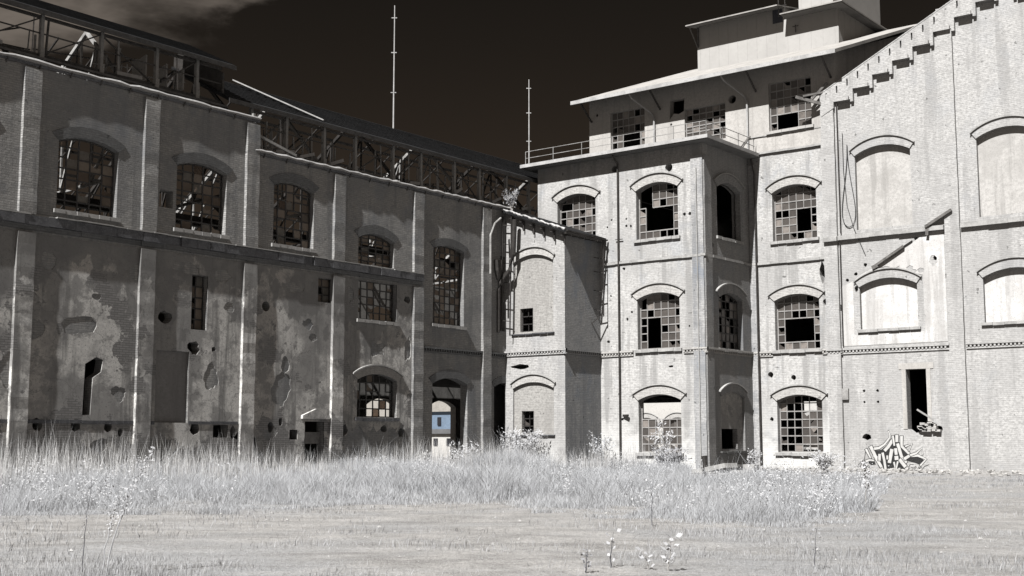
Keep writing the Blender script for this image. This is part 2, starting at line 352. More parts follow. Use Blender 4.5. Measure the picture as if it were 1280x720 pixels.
def window(parent, axis, c, sgn, u0, u1, z0, zs, zc=None, cols=6, rows=6, fm='frame_pale', pm='pane_mill', miss=.2, void=(), keep=None,
           depth=.30, hm='brick_hood', hd=True, sl=True, slm='stone', bw=.05, seed=0, th=.50, label=None):
    """one steel window: frame mesh > panes, hood, sill"""
    r = random.Random(seed*31+int(abs(u0)*10)+int(z0*7)); q = c-sgn*depth; fr = MB(); pn = MB()
    du = (u1-u0)/cols; top = zc or zs; dz = (top-z0)/rows
    def isvoid(i, j): return any(a <= i <= b and e <= j <= g for a, b, e, g in void)
    jt = .022 if fm == 'frame_dark' else .006
    def seg(a, b, w): fr.bar(P3(axis, q+r.uniform(-jt, jt), a[0]+r.uniform(-jt, jt)*.6, a[1]), P3(axis, q+r.uniform(-jt, jt), b[0]+r.uniform(-jt, jt)*.6, b[1]), w, .06)
    for i in range(cols+1):
        u = u0+du*i; uu = min(max(u, u0+.025), u1-.025); zt = arch_z(uu, u0, u1, zs, zc)
        for j in range(rows):
            a, b = z0+dz*j, min(z0+dz*(j+1), zt)
            if b-a < .02: continue
            if 0 < i < cols and isvoid(i-1, j) and isvoid(i, j): continue
            if fm == 'frame_dark' and 0 < i < cols and r.random() < .05: continue
            seg((uu, a), (uu, b), bw*(1.3 if i in (0, cols) else .8))
    for j in range(rows+1):
        z = z0+dz*j
        for i in range(cols):
            a, b = u0+du*i, u0+du*(i+1)
            if zc and z > zs:
                # clip to the arch
                w = (u1-u0)/2; h = zc-zs; R = (w*w+h*h)/(2*h); cu = (u0+u1)/2
                s = math.sqrt(max(R*R-(z-(zc-R))**2, 0)); a = max(a, cu-s); b = min(b, cu+s)
                if b-a < .03: continue
            if 0 < j < rows and isvoid(i, j-1) and isvoid(i, j): continue
            if fm == 'frame_dark' and 0 < j < rows and r.random() < .06: continue
            seg((a, z+(.03 if j == 0 else 0)), (b, z+(.03 if j == 0 else 0)), bw*(1.2 if j in (0, rows) else .75))
    if zc:
        A = arch(u0, u1, zs-.03, zc-.03, 12)
        for a, b in zip(A, A[1:]): seg(a, b, bw*1.2)
    for i in range(cols):
        for j in range(rows):
            if isvoid(i, j): continue
            if keep is not None and not any(a <= i <= b and e <= j <= g for a, b, e, g in keep): continue
            if keep is None and r.random() < miss: continue
            a, b = u0+du*i+.02, u0+du*(i+1)-.02; zb = z0+dz*j+.02
            ta = min(z0+dz*(j+1)-.02, arch_z(a, u0, u1, zs, zc)-.03); tb = min(z0+dz*(j+1)-.02, arch_z(b, u0, u1, zs, zc)-.03)
            if ta-zb < .05 or tb-zb < .05: continue
            n = len(pn.v); t0 = r.uniform(-.012, .012); poly = [(a,zb),(b,zb),(b,tb),(a,ta)]
            if r.random() < .16: poly = [(a,zb),(b,zb),(b,zb+(tb-zb)*r.uniform(.2,.7)),(a+(b-a)*r.uniform(.2,.7),zb+(ta-zb)*r.uniform(.3,.8)),(a,ta)]
            for dq in (0, .008):
                for k, (u, z) in enumerate(poly): pn.v.append(P3(axis, q-sgn*(dq+t0*(k % 2)+.012), u, z))
            m_ = len(poly); pn.f.append(tuple(n+k for k in range(m_))); pn.f.append(tuple(n+m_+k for k in reversed(range(m_))))
            for k in range(m_): pn.f.append((n+k, n+(k+1) % m_, n+m_+(k+1) % m_, n+m_+k))
    w = fr.build('window', fm, parent)
    if label: w['label'] = label
    if pn.v: pn.build('pane', pm, w)
    if hd and zc: hood(w, axis, c, sgn, u0, u1, zs, zc, hm, th)
    if sl: sill(w, axis, c, sgn, u0, u1, z0, slm)
    return w
def string_course(parent, axis, c, sgn, u0, u1, z, h, proud, m, name='string_course', dent=False):
    mb = MB(); rr = random.Random(int(abs(u0*z)*10)); u = u0
    if dent:
        def bx(a, b, z0, z1, p):
            if axis == 'Y': mb.box(a, b, c+sgn*p, c-sgn*.05, z0, z1)
            else: mb.box(c+sgn*p, c-sgn*.05, a, b, z0, z1)
        bx(u0, u1, z+h*.66, z+h, proud); bx(u0+.002, u1-.002, z, z+h*.26, proud*.55)
        while u < u1-.1: bx(u, min(u+.09, u1), z+h*.26+.002, z+h*.66-.002, proud*.8); u += .2
    else:
        while u < u1:
            e = min(u+rr.uniform(.6, 1.6), u1); p = proud*rr.uniform(.85, 1.1); k = rr.uniform(-.015, .015)
            if rr.random() < .06: p *= .4
            if axis == 'Y': mb.box(u, e-.004, c+sgn*p, c-sgn*.05, z+k, z+h+k)
            else: mb.box(c+sgn*p, c-sgn*.05, u, e-.004, z+k, z+h+k)
            u = e
    return mb.build(name, m, parent)
def pier(parent, axis, c, sgn, u0, u1, z0, z1, proud, m, name='pilaster', step=.45, jit=.018, seed=0):
    """a brick pilaster with slightly eroded arrises"""
    rr = random.Random(seed+int(abs(u0)*100)); mb = MB(); z = z0; n = max(2, int((z1-z0)/step)); rings = []
    for i in range(n+1):
        zz = z0+(z1-z0)*i/n; a = u0+rr.uniform(-jit, jit); b = u1+rr.uniform(-jit, jit); p = proud*(1+rr.uniform(-.10, .06))
        k = len(mb.v)
        mb.v += [P3(axis, c-sgn*.05, u0, zz), P3(axis, c+sgn*p, a, zz), P3(axis, c+sgn*p, b, zz), P3(axis, c-sgn*.05, u1, zz)]
        rings.append(k)
    for a, b in zip(rings, rings[1:]):
        for i in range(4): mb.f.append((a+i, a+(i+1) % 4, b+(i+1) % 4, b+i))
    mb.f.append(tuple(rings[0]+i for i in range(4))); mb.f.append(tuple(rings[-1]+i for i in reversed(range(4))))
    return mb.build(name, m, parent)

# ------------------------------------------------------------------ world and sun
SUN = Vector((.12, -1.0, 1.22)).normalized()
w = bpy.data.worlds.new('World'); SC.world = w; w.use_nodes = True; nt = w.node_tree
bg = nt.nodes['Background']; sky = N(nt, 'ShaderNodeTexSky'); sky.sky_type = 'NISHITA'; sky.sun_disc = False
sky.sun_elevation = math.asin(SUN.z); sky.sun_rotation = math.atan2(SUN.x, SUN.y)
bw = N(nt, 'ShaderNodeRGBToBW'); nt.links.new(sky.outputs[0], bw.inputs[0])
tc = N(nt, 'ShaderNodeTexCoord'); vec = tc.outputs['Generated']
sz = N(nt, 'ShaderNodeSeparateXYZ'); nt.links.new(vec, sz.inputs[0])
tint = mixc(nt, ramp(nt, sz.outputs[2], .10, .42), (.118, .086, .062), (.058, .050, .042))   # infrared film: clear sky is almost black
skyc = mixc(nt, 1.0, tint, bw.outputs[0], 'MULTIPLY')
# one bank of thin cloud
na = ray(120, 60).normalized(); nb = ray(420, -12).normalized(); pn_ = na.cross(nb).normalized()
if pn_.dot(ray(200, -60)) < 0: pn_ = -pn_
dp = N(nt, 'ShaderNodeVectorMath', operation='DOT_PRODUCT'); nt.links.new(vec, dp.inputs[0]); dp.inputs[1].default_value = pn_
cn = noise(nt, mapping(nt, vec, (1, 1, 2.2)), 5.5, 7, .6)
cs = N(nt, 'ShaderNodeMath', operation='MULTIPLY_ADD'); nt.links.new(cn, cs.inputs[0]); cs.inputs[1].default_value = .12; nt.links.new(dp.outputs['Value'], cs.inputs[2])
c2 = noise(nt, mapping(nt, vec, (1, 1, 3), (4, 2, 1)), 4, 6, .6)
cm = N(nt, 'ShaderNodeMath', operation='MULTIPLY'); nt.links.new(ramp(nt, cs.outputs[0], .056, .074), cm.inputs[0]); nt.links.new(ramp(nt, c2, .32, .7), cm.inputs[1])
fin = mixc(nt, cm.outputs[0], skyc, (2.7, 2.3, 1.95))
nt.links.new(fin, bg.inputs['Color']); bg.inputs['Strength'].default_value = .05
sl = bpy.data.lights.new('sun', 'SUN'); sl.energy = 5.0; sl.angle = math.radians(.5); sl.color = (1, .995, .985)
so = bpy.data.objects.new('sun', sl); COL.objects.link(so); so.rotation_euler = SUN.to_track_quat('Z', 'Y').to_euler(); so.location = (0, -20, 60)

# ------------------------------------------------------------------ ground
def make_ground():
    mb = MB(); S = 900
    xs = [-S, -300, -150]+[x for x in range(-100, 41, 2)]+[80, 200, S]; ys = [-S, -200, -60]+[y for y in range(-20, 131, 2)]+[180, 300, S]
    rr = random.Random(3)
    for x in xs:
        for y in ys:
            inside = -44 < x < 30 and -10 < y < 55
            mb.v.append((x, y, rr.uniform(-.05, .03) if inside else -.02))
    k = len(ys)
    for i in range(len(xs)-1):
        for j in range(k-1): mb.f.append((i*k+j, (i+1)*k+j, (i+1)*k+j+1, i*k+j+1))
    o = mb.build('ground', 'ground', None, None, False); tag(o, 'pale dry earth yard', None, None, 'structure')
    for f in o.data.polygons: f.use_smooth = True
make_ground()
def earth_bank():
    mb = MB(); rr = random.Random(5); n = 40
    for i in range(n+1):
        x = -33.6+26*i/n; y0 = 65.4 if x > -33 else 65.4
        h = (.20+.08*math.sin(x*1.7)+rr.uniform(-.05, .05))*min(1, (i+1)/4, (n-i+1)/3); d = 3.4+.8*math.sin(x*.9+1)
        for t in (0, .2, .45, .7, 1.0):
            mb.v.append((x, y0-d*t, h*(1-t)**1.2*(1+rr.uniform(-.12, .12))-.06))
    for i in range(n):
        for j in range(4): mb.f.append((i*5+j, i*5+j+1, (i+1)*5+j+1, (i+1)*5+j))
    tag(mb.build('earth_bank', 'ground'), 'low bank of pale rubble earth along the gable wall', None, None, 'structure')
earth_bank()

# ------------------------------------------------------------------ 1. the long hall (left)
HALL = thing('factory_hall', 'long dark derelict hall with plastered lower wall and open rusted clerestory, on the left', 'building', (-52, 35, 0))
def hall():
    T = HALL; ax, c, s = 'X', XL, 1
    W = []                                                 # window specs: u0,u1,z0,zs,zc
    for k in (-4, -3, -2, -1): W.append((33.77+5.65*k-.1, 36.55+5.65*k-.1, 10.86, 13.62, 13.92))
    W += [(33.77, 36.5, 10.86, 13.62, 13.90), (39.3, 41.85, 10.86, 13.62, 13.90), (44.9, 47.5, 10.52, 11.85, 12.15)]
    tall = (50.55, 53.1, 7.92, 12.0, 12.22); low = (44.93, 47.72, 7.75, 9.70, None); grd = (44.94, 47.78, 2.86, 4.72, 5.03)
    door = (50.55, 53.43, .0, 4.72, 5.05); side = (55.75, 57.6, .0, 4.7, 4.95); slit = (56.30, 56.75, 7.9, 12.2, None)
    holes = [opening(*w_) for w_ in W]+[opening(*w_) for w_ in (tall, low, grd, door, side, slit)]
    narrow = (34.74, 35.6, 6.5, 8.9, None); small = (42.2, 43.2, 8.35, 9.52, None); sq = (36.1, 36.92, 1.83, 2.38, None); dr = (41.5, 42.75, 0.02, 2.6, None)
    holes += [opening(*w_) for w_ in (narrow, small, sq, dr)]
    holes += [circle(38.95, 7.85, .24), ragged(38.1, 1.45, 1.2, 1.3, 3), ragged(37.75, 1.9, .9, .5, 61), opening(40.55, 41.05, 1.75, 2.2), opening(32.9, 33.6, 11.65, 12.4),
              ragged(49.0, 8.4, .35, .7, 8), ragged(48.5, 9.0, .5, .4, 9), [(29.55,2.7),(29.92,2.72),(29.98,4.2),(30.35,4.45),(30.42,4.95),(30.1,5.05),(29.6,4.75)], ragged(31.35, 2.0, .22, .35, 5), ragged(33.3, 7.0, .35, .4, 21), ragged(35.0, 5.6, .45, .45, 22),
              ragged(37.2, 2.05, .3, .6, 24), ragged(29.3, 2.30, .45, .5, 51), ragged(30.75, 2.25, .35, .55, 52), ragged(35.1, 2.2, .5, .6, 53), ragged(39.4, 2.3, .35, .5, 54), ragged(40.0, 2.55, .25, .4, 55), ragged(44.1, 2.2, .4, .6, 56), ragged(46.9, 2.3, .5, .35, 57), ragged(33.4, 6.9, .7, .55, 58), ragged(34.9, 5.75, .6, .5, 59), ragged(27.6, 2.3, .5, .5, 60), ragged(48.2, 2.1, .5, .5, 31), ragged(43.5, 9.2, .3, .5, 33), ragged(36.0, 5.7, .25, .25, 42)]
    blind = (33.0, 34.7, 2.45, 5.5, None); holes.append(opening(*blind))
    outer = [(9.9, -.3), (84, -.3), (84, 14.85), (38.15, 14.85), (38.15, 16.35), (9.9, 16.35)]
    holes.append(opening(69.5, 78.5, .0, 4.6))
    MB().sheet(ax, c, .5, outer, holes).build('wall', 'brick_hall', T)
    # the skin of old render on the lower storey; ragged bottom where it has fallen off
    rr = random.Random(2); bot = []
    u = 49.55
    top = [(9.95, 9.72), (9.95, .9)]
    u = 9.95
    while u < 49.3: u += rr.uniform(.2, .5); bot.append((min(u, 49.5), rr.uniform(.2, .8) if not 44.2 < u < 48.6 else rr.uniform(1.9, 2.65)))
    clean = [h for h in holes if max(p[0] for p in h) < 49.3 and max(p[1] for p in h) < 9.71]
    # fallen patches
    for u, z, w_, h_, sd in ((31.9, 8.6, .7, .5, 1), (36.4, 9.0, 1.0, .6, 2), (40.2, 5.2, .5, .8, 6), (41.9, 6.6, .6, .4, 7), (30.0, 7.5, .5, .3, 8), (27.2, 6, 1.2, .8, 12), (24, 4, .8, 1.4, 13)): clean.append(ragged(u, z, w_, h_, sd))
    def jag(u, z, w_, h_, sd):
        r_ = random.Random(sd); n = 26; f = [r_.uniform(.55, 1.15) for _ in range(9)]; o_ = []
        for i in range(n):
            t = i/n*9; k = f[int(t) % 9]*(1-t % 1)+f[(int(t)+1) % 9]*(t % 1); k *= r_.uniform(.88, 1.12)
            o_.append((u+w_/2*k*math.cos(2*math.pi*i/n), z+h_/2*k*math.sin(2*math.pi*i/n)))
        return o_
    for u, z, w_, h_, sd in ((32.0, 8.7, 1.1, .8, 1), (29.2, 6.3, 1.5, 1.0, 2), (31.2, 3.6, .9, .7, 3), (35.9, 4.6, 1.0, 1.3, 4), (34.4, 9.1, 1.4, .6, 5), (39.9, 4.1, 1.3, 1.8, 6), (41.6, 7.2, .9, .7, 7), (46.3, 6.3, 1.3, .8, 8), (44.4, 8.9, .5, 1.0, 9), (48.6, 6.4, .5, 1.5, 10), (36.8, 7.6, .7, .5, 11), (26.2, 4.4, 1.2, 1.4, 12), (24.4, 7.8, 1.6, .9, 13), (27.8, 8.7, .9, .7, 14), (40.6, 8.9, 1.2, .5, 15), (33.3, 1.6, 1.0, .8, 16), (39.4, 2.0, .9, .7, 17), (30.4, 1.5, 1.0, .7, 18)): clean.append(jag(u, z, w_, h_, sd))
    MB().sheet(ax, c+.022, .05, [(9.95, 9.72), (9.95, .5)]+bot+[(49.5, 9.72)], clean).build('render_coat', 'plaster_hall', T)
    # blocked opening
    MB().sheet(ax, c-.13, .2, opening(*blind)).build('blocked_doorway', 'plaster_grey', T)
    # windows
    for i, w_ in enumerate(W):
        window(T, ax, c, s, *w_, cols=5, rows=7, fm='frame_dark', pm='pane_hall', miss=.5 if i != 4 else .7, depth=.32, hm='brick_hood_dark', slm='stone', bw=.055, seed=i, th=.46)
    window(T, ax, c, s, *low, cols=6, rows=5, fm='frame_dark', pm='pane_hall', miss=.7, depth=.3, sl=True, bw=.055, seed=20)
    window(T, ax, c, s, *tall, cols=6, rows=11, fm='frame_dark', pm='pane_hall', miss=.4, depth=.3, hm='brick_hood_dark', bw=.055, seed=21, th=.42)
    window(T, ax, c, s, *grd, cols=6, rows=5, fm='frame_dark', pm='pane_hall', miss=.8, depth=.3, hm='brick_hood', bw=.05, seed=22, th=.42, slm='cornice_dark')
    window(T, ax, c, s, *narrow, cols=2, rows=5, fm='frame_dark', pm='pane_hall', miss=.3, depth=.3, hd=False, sl=False, seed=23)
    window(T, ax, c, s, *small, cols=2, rows=3, fm='frame_dark', pm='pane_hall', miss=.7, depth=.25, hd=False, sl=False, seed=24)
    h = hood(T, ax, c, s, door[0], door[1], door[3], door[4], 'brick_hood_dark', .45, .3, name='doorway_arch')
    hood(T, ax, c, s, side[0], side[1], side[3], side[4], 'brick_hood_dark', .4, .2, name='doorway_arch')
    # timber leaf of the small door and its pediment cap
    d = MB().box(c-.28, c-.22, 41.52, 42.72, 1.55, 2.1).box(c-.28, c-.22, 41.52, 41.75, .02, 2.5); d.build('door', 'wood', T)
    MB().sheet(ax, c+.16, .2, [(41.25, 2.72), (43.0, 2.72), (43.0, 2.88), (42.12, 3.2), (41.25, 2.88)]).build('door_pediment', 'plaster_hall', T)
    # pilasters
    for i, u in enumerate((10.1, 15.1, 20.7, 26.35, 31.97, 37.53, 43.1, 48.9, 54.6)):
        zt = 16.25 if u < 38 else 14.75
        if u < 49.5:
            pier(T, ax, c, s, u, u+.73, 10.46, zt, .165, 'brick_hall', seed=i)
            pier(T, ax, c, s, u-.01, u+.74, -.3, 9.72, .18, 'plaster_hall' if u < 48 else 'brick_hall', seed=i+50)
        else: pier(T, ax, c, s, u, u+.73, -.3, zt, .165, 'brick_hall', seed=i)
    # cornices
    string_course(T, ax, c, s, 9.9, 49.65, 10.05, .36, .20, 'cornice_dark', 'cornice')
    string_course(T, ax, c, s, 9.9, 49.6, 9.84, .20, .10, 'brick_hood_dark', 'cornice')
    string_course(T, ax, c, s, 9.9, 49.65, 10.43, .05, .235, 'stone', 'cornice_capping')
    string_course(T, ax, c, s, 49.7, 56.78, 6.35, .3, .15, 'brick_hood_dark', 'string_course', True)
    string_course(T, ax, c, s, 9.9, 33.0, 2.36, .14, .055, 'cornice_dark', 'string_course')
    string_course(T, ax, c, s, 34.75, 37.45, 2.40, .12, .055, 'cornice_dark', 'string_course')
    # eaves gutters, pale with dirt and mortar
    for (u0, u1, z) in ((9.6, 38.3, 16.38), (38.0, 57.0, 14.88)):
        g = MB(); rr = random.Random(int(z)); u = u0
        g.box(c+.02, c+.06, u0, u1, z-.02, z+.14)
        g.build('eaves_course', 'cornice_dark', T)
        g = MB(); pts = [(c+.10, u0+(u1-u0)*i/60, z+.17+rr.uniform(-.03, .03)) for i in range(61)]
        g.tube(pts, [.085*(1+rr.uniform(-.25, .25)) for _ in pts], 7); go = g.build('gutter', 'zinc', T)
        br = MB()
        for i in range(int((u1-u0)/1.4)): br.bar((c+.02, u0+.6+1.4*i, z-.12), (c+.14, u0+.6+1.4*i, z+.08), .04)
        br.build('gutter_bracket', 'steel', go)
    # far wall, end walls, added shading slab and dark backing walls, crane beam
    fh = []
    for k in range(-8, 3): 
        cy = 62.3+6.2*k; fh.append(opening(cy-1.45, cy+1.45, 0.0, 4.1, 4.55))
        if k % 2 == 0 or k > -2: fh.append(opening(cy-1.3, cy+1.3, 7.6, 10.4, 10.8))
    MB().sheet('X', -60.0, .5, [(9.9, -.3), (84, -.3), (84, 12.7), (9.9, 12.7)], fh).build('wall', 'inside_pale', T)['label'] = 'pale inner face of the back wall'
    g_out = [(-60.45, -.3), (-45.02, -.3), (-45.02, 16.3), (-50, 19.4), (-60.45, 12.7)]
    MB().sheet('Y', 9.9, -.5, g_out).build('gable_wall', 'brick_hall', T)
    MB().sheet('Y', 84, .5, g_out, [opening(-57.5, -46.5, 0.02, 4.6)]).build('gable_wall', 'brick_hall', T)
    MB().box(-46.5, -46.3, 56.1, 60.0, -.3, 5.4).build('dark_backing_wall', 'dark_inside', T)  # added dark wall behind the side opening, keeps it black
    MB().box(-59.9, -45.52, 44.0, 83.5, 5.5, 5.75).build('shading_slab', 'dark_inside', T)  # added slab, blocks the sun so the ground floor stays dark
    MB().box(-48.6, -48.4, 10.5, 43.7, -.3, 9.4).box(-48.39, -45.52, 43.5, 43.7, -.3, 9.4).build('dark_backing_wall', 'dark_inside', T)  # added dark walls backing the low openings of the hall
    MB().box(-47.6, -47.25, 10.5, 83.5, 11.55, 12.0).build('crane_beam', 'steel', T)
    # roof trusses, purlins of the stripped far slope
    tr = []
    for i, y in enumerate((15.4, 21.0, 26.7, 32.3, 37.9, 43.5, 49.2, 54.9, 60.6, 66.3, 72.0, 77.7)):
        t = MB(); hi = 1.4 if y < 38 else 0
        E1 = (-45.6, y, 14.6+hi); R = (-50, y, 19.35+hi*.6); E2 = (-60, y, 12.9)
        t.bar(E1, R, .14); t.bar(R, E2, .16); t.bar((-45.6, y, 13.2), (-60, y, 12.6), .13)
        prev = None
        for k in range(6):
            xx = -46.8-2.4*k; zz = 13.15-.04*k; zt = (E1[2]+(R[2]-E1[2])*(xx+45.6)/(-4.4)) if xx > -50 else R[2]+(E2[2]-R[2])*(xx+50)/(-10)
            t.bar((xx, y, zz), (xx, y, zt), .08)
            if prev: t.bar(prev, (xx, y, zz), .08)
            prev = (xx, y, zt)
        t.bar((-45.6, y, 11.2), (-48.2, y, 13.15), .12)
        t.build('roof_truss', 'steel_pale' if i % 2 else 'steel', T)
    pu = MB()
    for k in range(7):
        x = -51.4-1.35*k; z = 19.35-(19.35-12.9)*(-50-x)/10+.12
        pu.bar((x, 10.4, z), (x, 83.6, z-.05), .12)
    for k in range(34):
        y = 12+2.1*k
        if k % 5 != 3: pu.bar((-50, y, 19.6), (-60, y+random.uniform(-.2,.2), 13.15), .07)
    pu.build('purlin', 'steel', T)
    # clerestory frames: right lower run and left raised run
    def clerestory(y0, y1, x, zb, zt, seed):
        rr = random.Random(seed); rails = MB()
        rails.bar((x, y0, zb), (x, y1, zb-.02), .12); rails.bar((x, y0, zt), (x, y1, zt), .12); rails.bar((x, y0, zb+.62*(zt-zb)), (x, y1, zb+.55*(zt-zb)), .05)
        rails.bar((x+.5, y0, zb-.25), (x+.5, y1, zb-.3), .1)
        o = rails.build('clerestory_rail', 'steel', T); y = y0; i = 0
        pos_ = []
        while y < y1+.1:
            p = MB(); lean = rr.uniform(-.05, .05)
            p.box(x-.09, x+.09, y-.07, y+.07, zb-.25, zt+.1)
            p.bar((x+.02, y, zb-.3), (x+.02, y+.02, zb+.3), .2)
            p.build('clerestory_post', 'steel_pale', o); pos_.append(y); y += rr.choice((2.2, 2.5, 2.8)); i += 1
        for a, b in zip(pos_, pos_[1:]):
            if rr.random() < .85:
                up = rr.random() < .6; MB().bar((x-.05, a, zb if up else zt), (x-.05, b, zt if up else zb), .06).build('clerestory_brace', 'steel', o)
            if rr.random() < .7:
                m_ = (a+b)/2+rr.uniform(-.4, .4); MB().bar((x-.3, m_, zb-.2), (x-.3, m_+.03, zb+rr.uniform(.5, 1)*(zt-zb)), .06).build('clerestory_post', 'steel_pale', o)
            if rr.random() < .8:
                MB().bar((x+.1, a, zb+rr.uniform(.1, .3)), (x-1.6, b, zt-.1), .06).build('clerestory_brace', 'steel', o)
            for q in range(6):
                m_ = rr.uniform(a, b); MB().bar((x-.05-.25*q, m_, zb-.2), (x-.05-.25*q, m_+rr.uniform(-.1, .1), zt-rr.uniform(0, .8)*(zt-zb)*(q > 0)), rr.choice((.04, .05, .07))).build('clerestory_post', rr.choice(('steel_pale', 'zinc', 'steel')), o)
            MB().bar((x-.6, a, zb+rr.uniform(-.1, .6)), (x-.8, b, zb+rr.uniform(.2, 1.2)), .05).build('clerestory_brace', rr.choice(('steel_pale', 'steel')), o)
            if rr.random() < .55:
                q = rr.uniform(a, b-.5); MB().bar((x+.05, q, zb+.1), (x+.05, q+rr.uniform(.6, 1.5), zb+rr.uniform(.1, .5)), .05, .16).build('clerestory_sash', 'zinc', o)
    clerestory(38.6, 60.2, -45.95, 15.4, 17.2, 4)
    clerestory(10.5, 36.9, -46.1, 17.25, 18.85, 9)
    for y_, x0, x1, z0, z1 in ((33.1, -47.6, -46.6, 17.55, 18.7), (34.2, -47.5, -46.6, 17.5, 18.55), (35.2, -47.4, -46.7, 17.6, 18.6), (36.0, -47.0, -46.6, 17.7, 18.1)): MB().sheet('Y', y_, -.08, [(x0, z0), (x1, z0), (x1, z1), ((x0+x1)/2, z1-.12), (x0, z1)]).build('clerestory_panel', 'whitewash', T)
    # lean strip of roofing under the clerestory
    MB().sheet('Y', 57, 19.0, [(-44.95, 15.02), (-46.3, 15.3), (-46.3, 15.16), (-44.95, 14.9)]).build('roof_strip', 'roof_dark', T)
    MB().sheet('Y', 38.1, 28.3, [(-44.95, 16.52), (-46.4, 17.1), (-46.4, 16.95), (-44.95, 16.4)]).build('roof_strip', 'roof_dark', T)
    # decked near slopes
    def slope(y0, y1, xe, ze, xr, zr, th=.16, hip=0, name='roof'):
        mb = MB(); n = len(mb.v)
        top = [(xe, y0, ze), (xe, y1, ze), (xr, y1-hip, zr), (xr, y0, zr)]
        mb.v += top+[(a, b, z-th) for a, b, z in top]
        mb.f += [(0,1,2,3),(7,6,5,4),(0,4,5,1),(1,5,6,2),(2,6,7,3),(3,7,4,0)]
        o = mb.build(name, 'roof_dark', T)
        rl = MB(); rows = 12
        for k in range(1, rows):
            f = k/rows; x = xe+(xr-xe)*f; z = ze+(zr-ze)*f
            rl.bar((x, y0+.02, z+.01), (x, y1-hip*f-.02, z+.01), .05)
        rl.build('tile_course', 'roof_dark', o)
        fa = MB(); fa.bar((xe+.03, y0, ze-.12), (xe+.03, y1, ze-.12), .05, .2); fa.build('fascia', 'frame_dark', o)
        return o
    slope(37.0, 66, -45.6, 17.42, -50.0, 19.72, hip=0)
    slope(66.2, 83.8, -45.6, 17.4, -50.0, 19.4)
    slope(9.6, 37.3, -45.55, 18.98, -49.2, 20.72)
    MB().sheet('Y', 37.25, .12, [(-46.3, 17.6), (-46.3, 18.75), (-49.2, 20.5), (-50, 20.2), (-50, 19.4)]).build('cheek_wall', 'steel', T)
    # stump of a rail and bits of metal along the edge
    MB().bar((-45.4, 38.3, 15.1), (-45.4, 38.3, 16.9), .12).bar((-45.3, 38.8, 15.1), (-45.5, 38.7, 16.3), .09).bar((-45.2, 38.2, 15.9), (-45.2, 40.8, 15.3), .12).build('bent_bracket', 'steel_pale', T)
    # pipes and ladder at the annex corner
    MB().tube([(c+.35, 55.9, 14.3), (c+.5, 55.2, 13.9), (c+.42, 54.9, 13.2), (c+.42, 54.9, 11.0)], .06).build('downpipe', 'steel_pale', T)
hall()

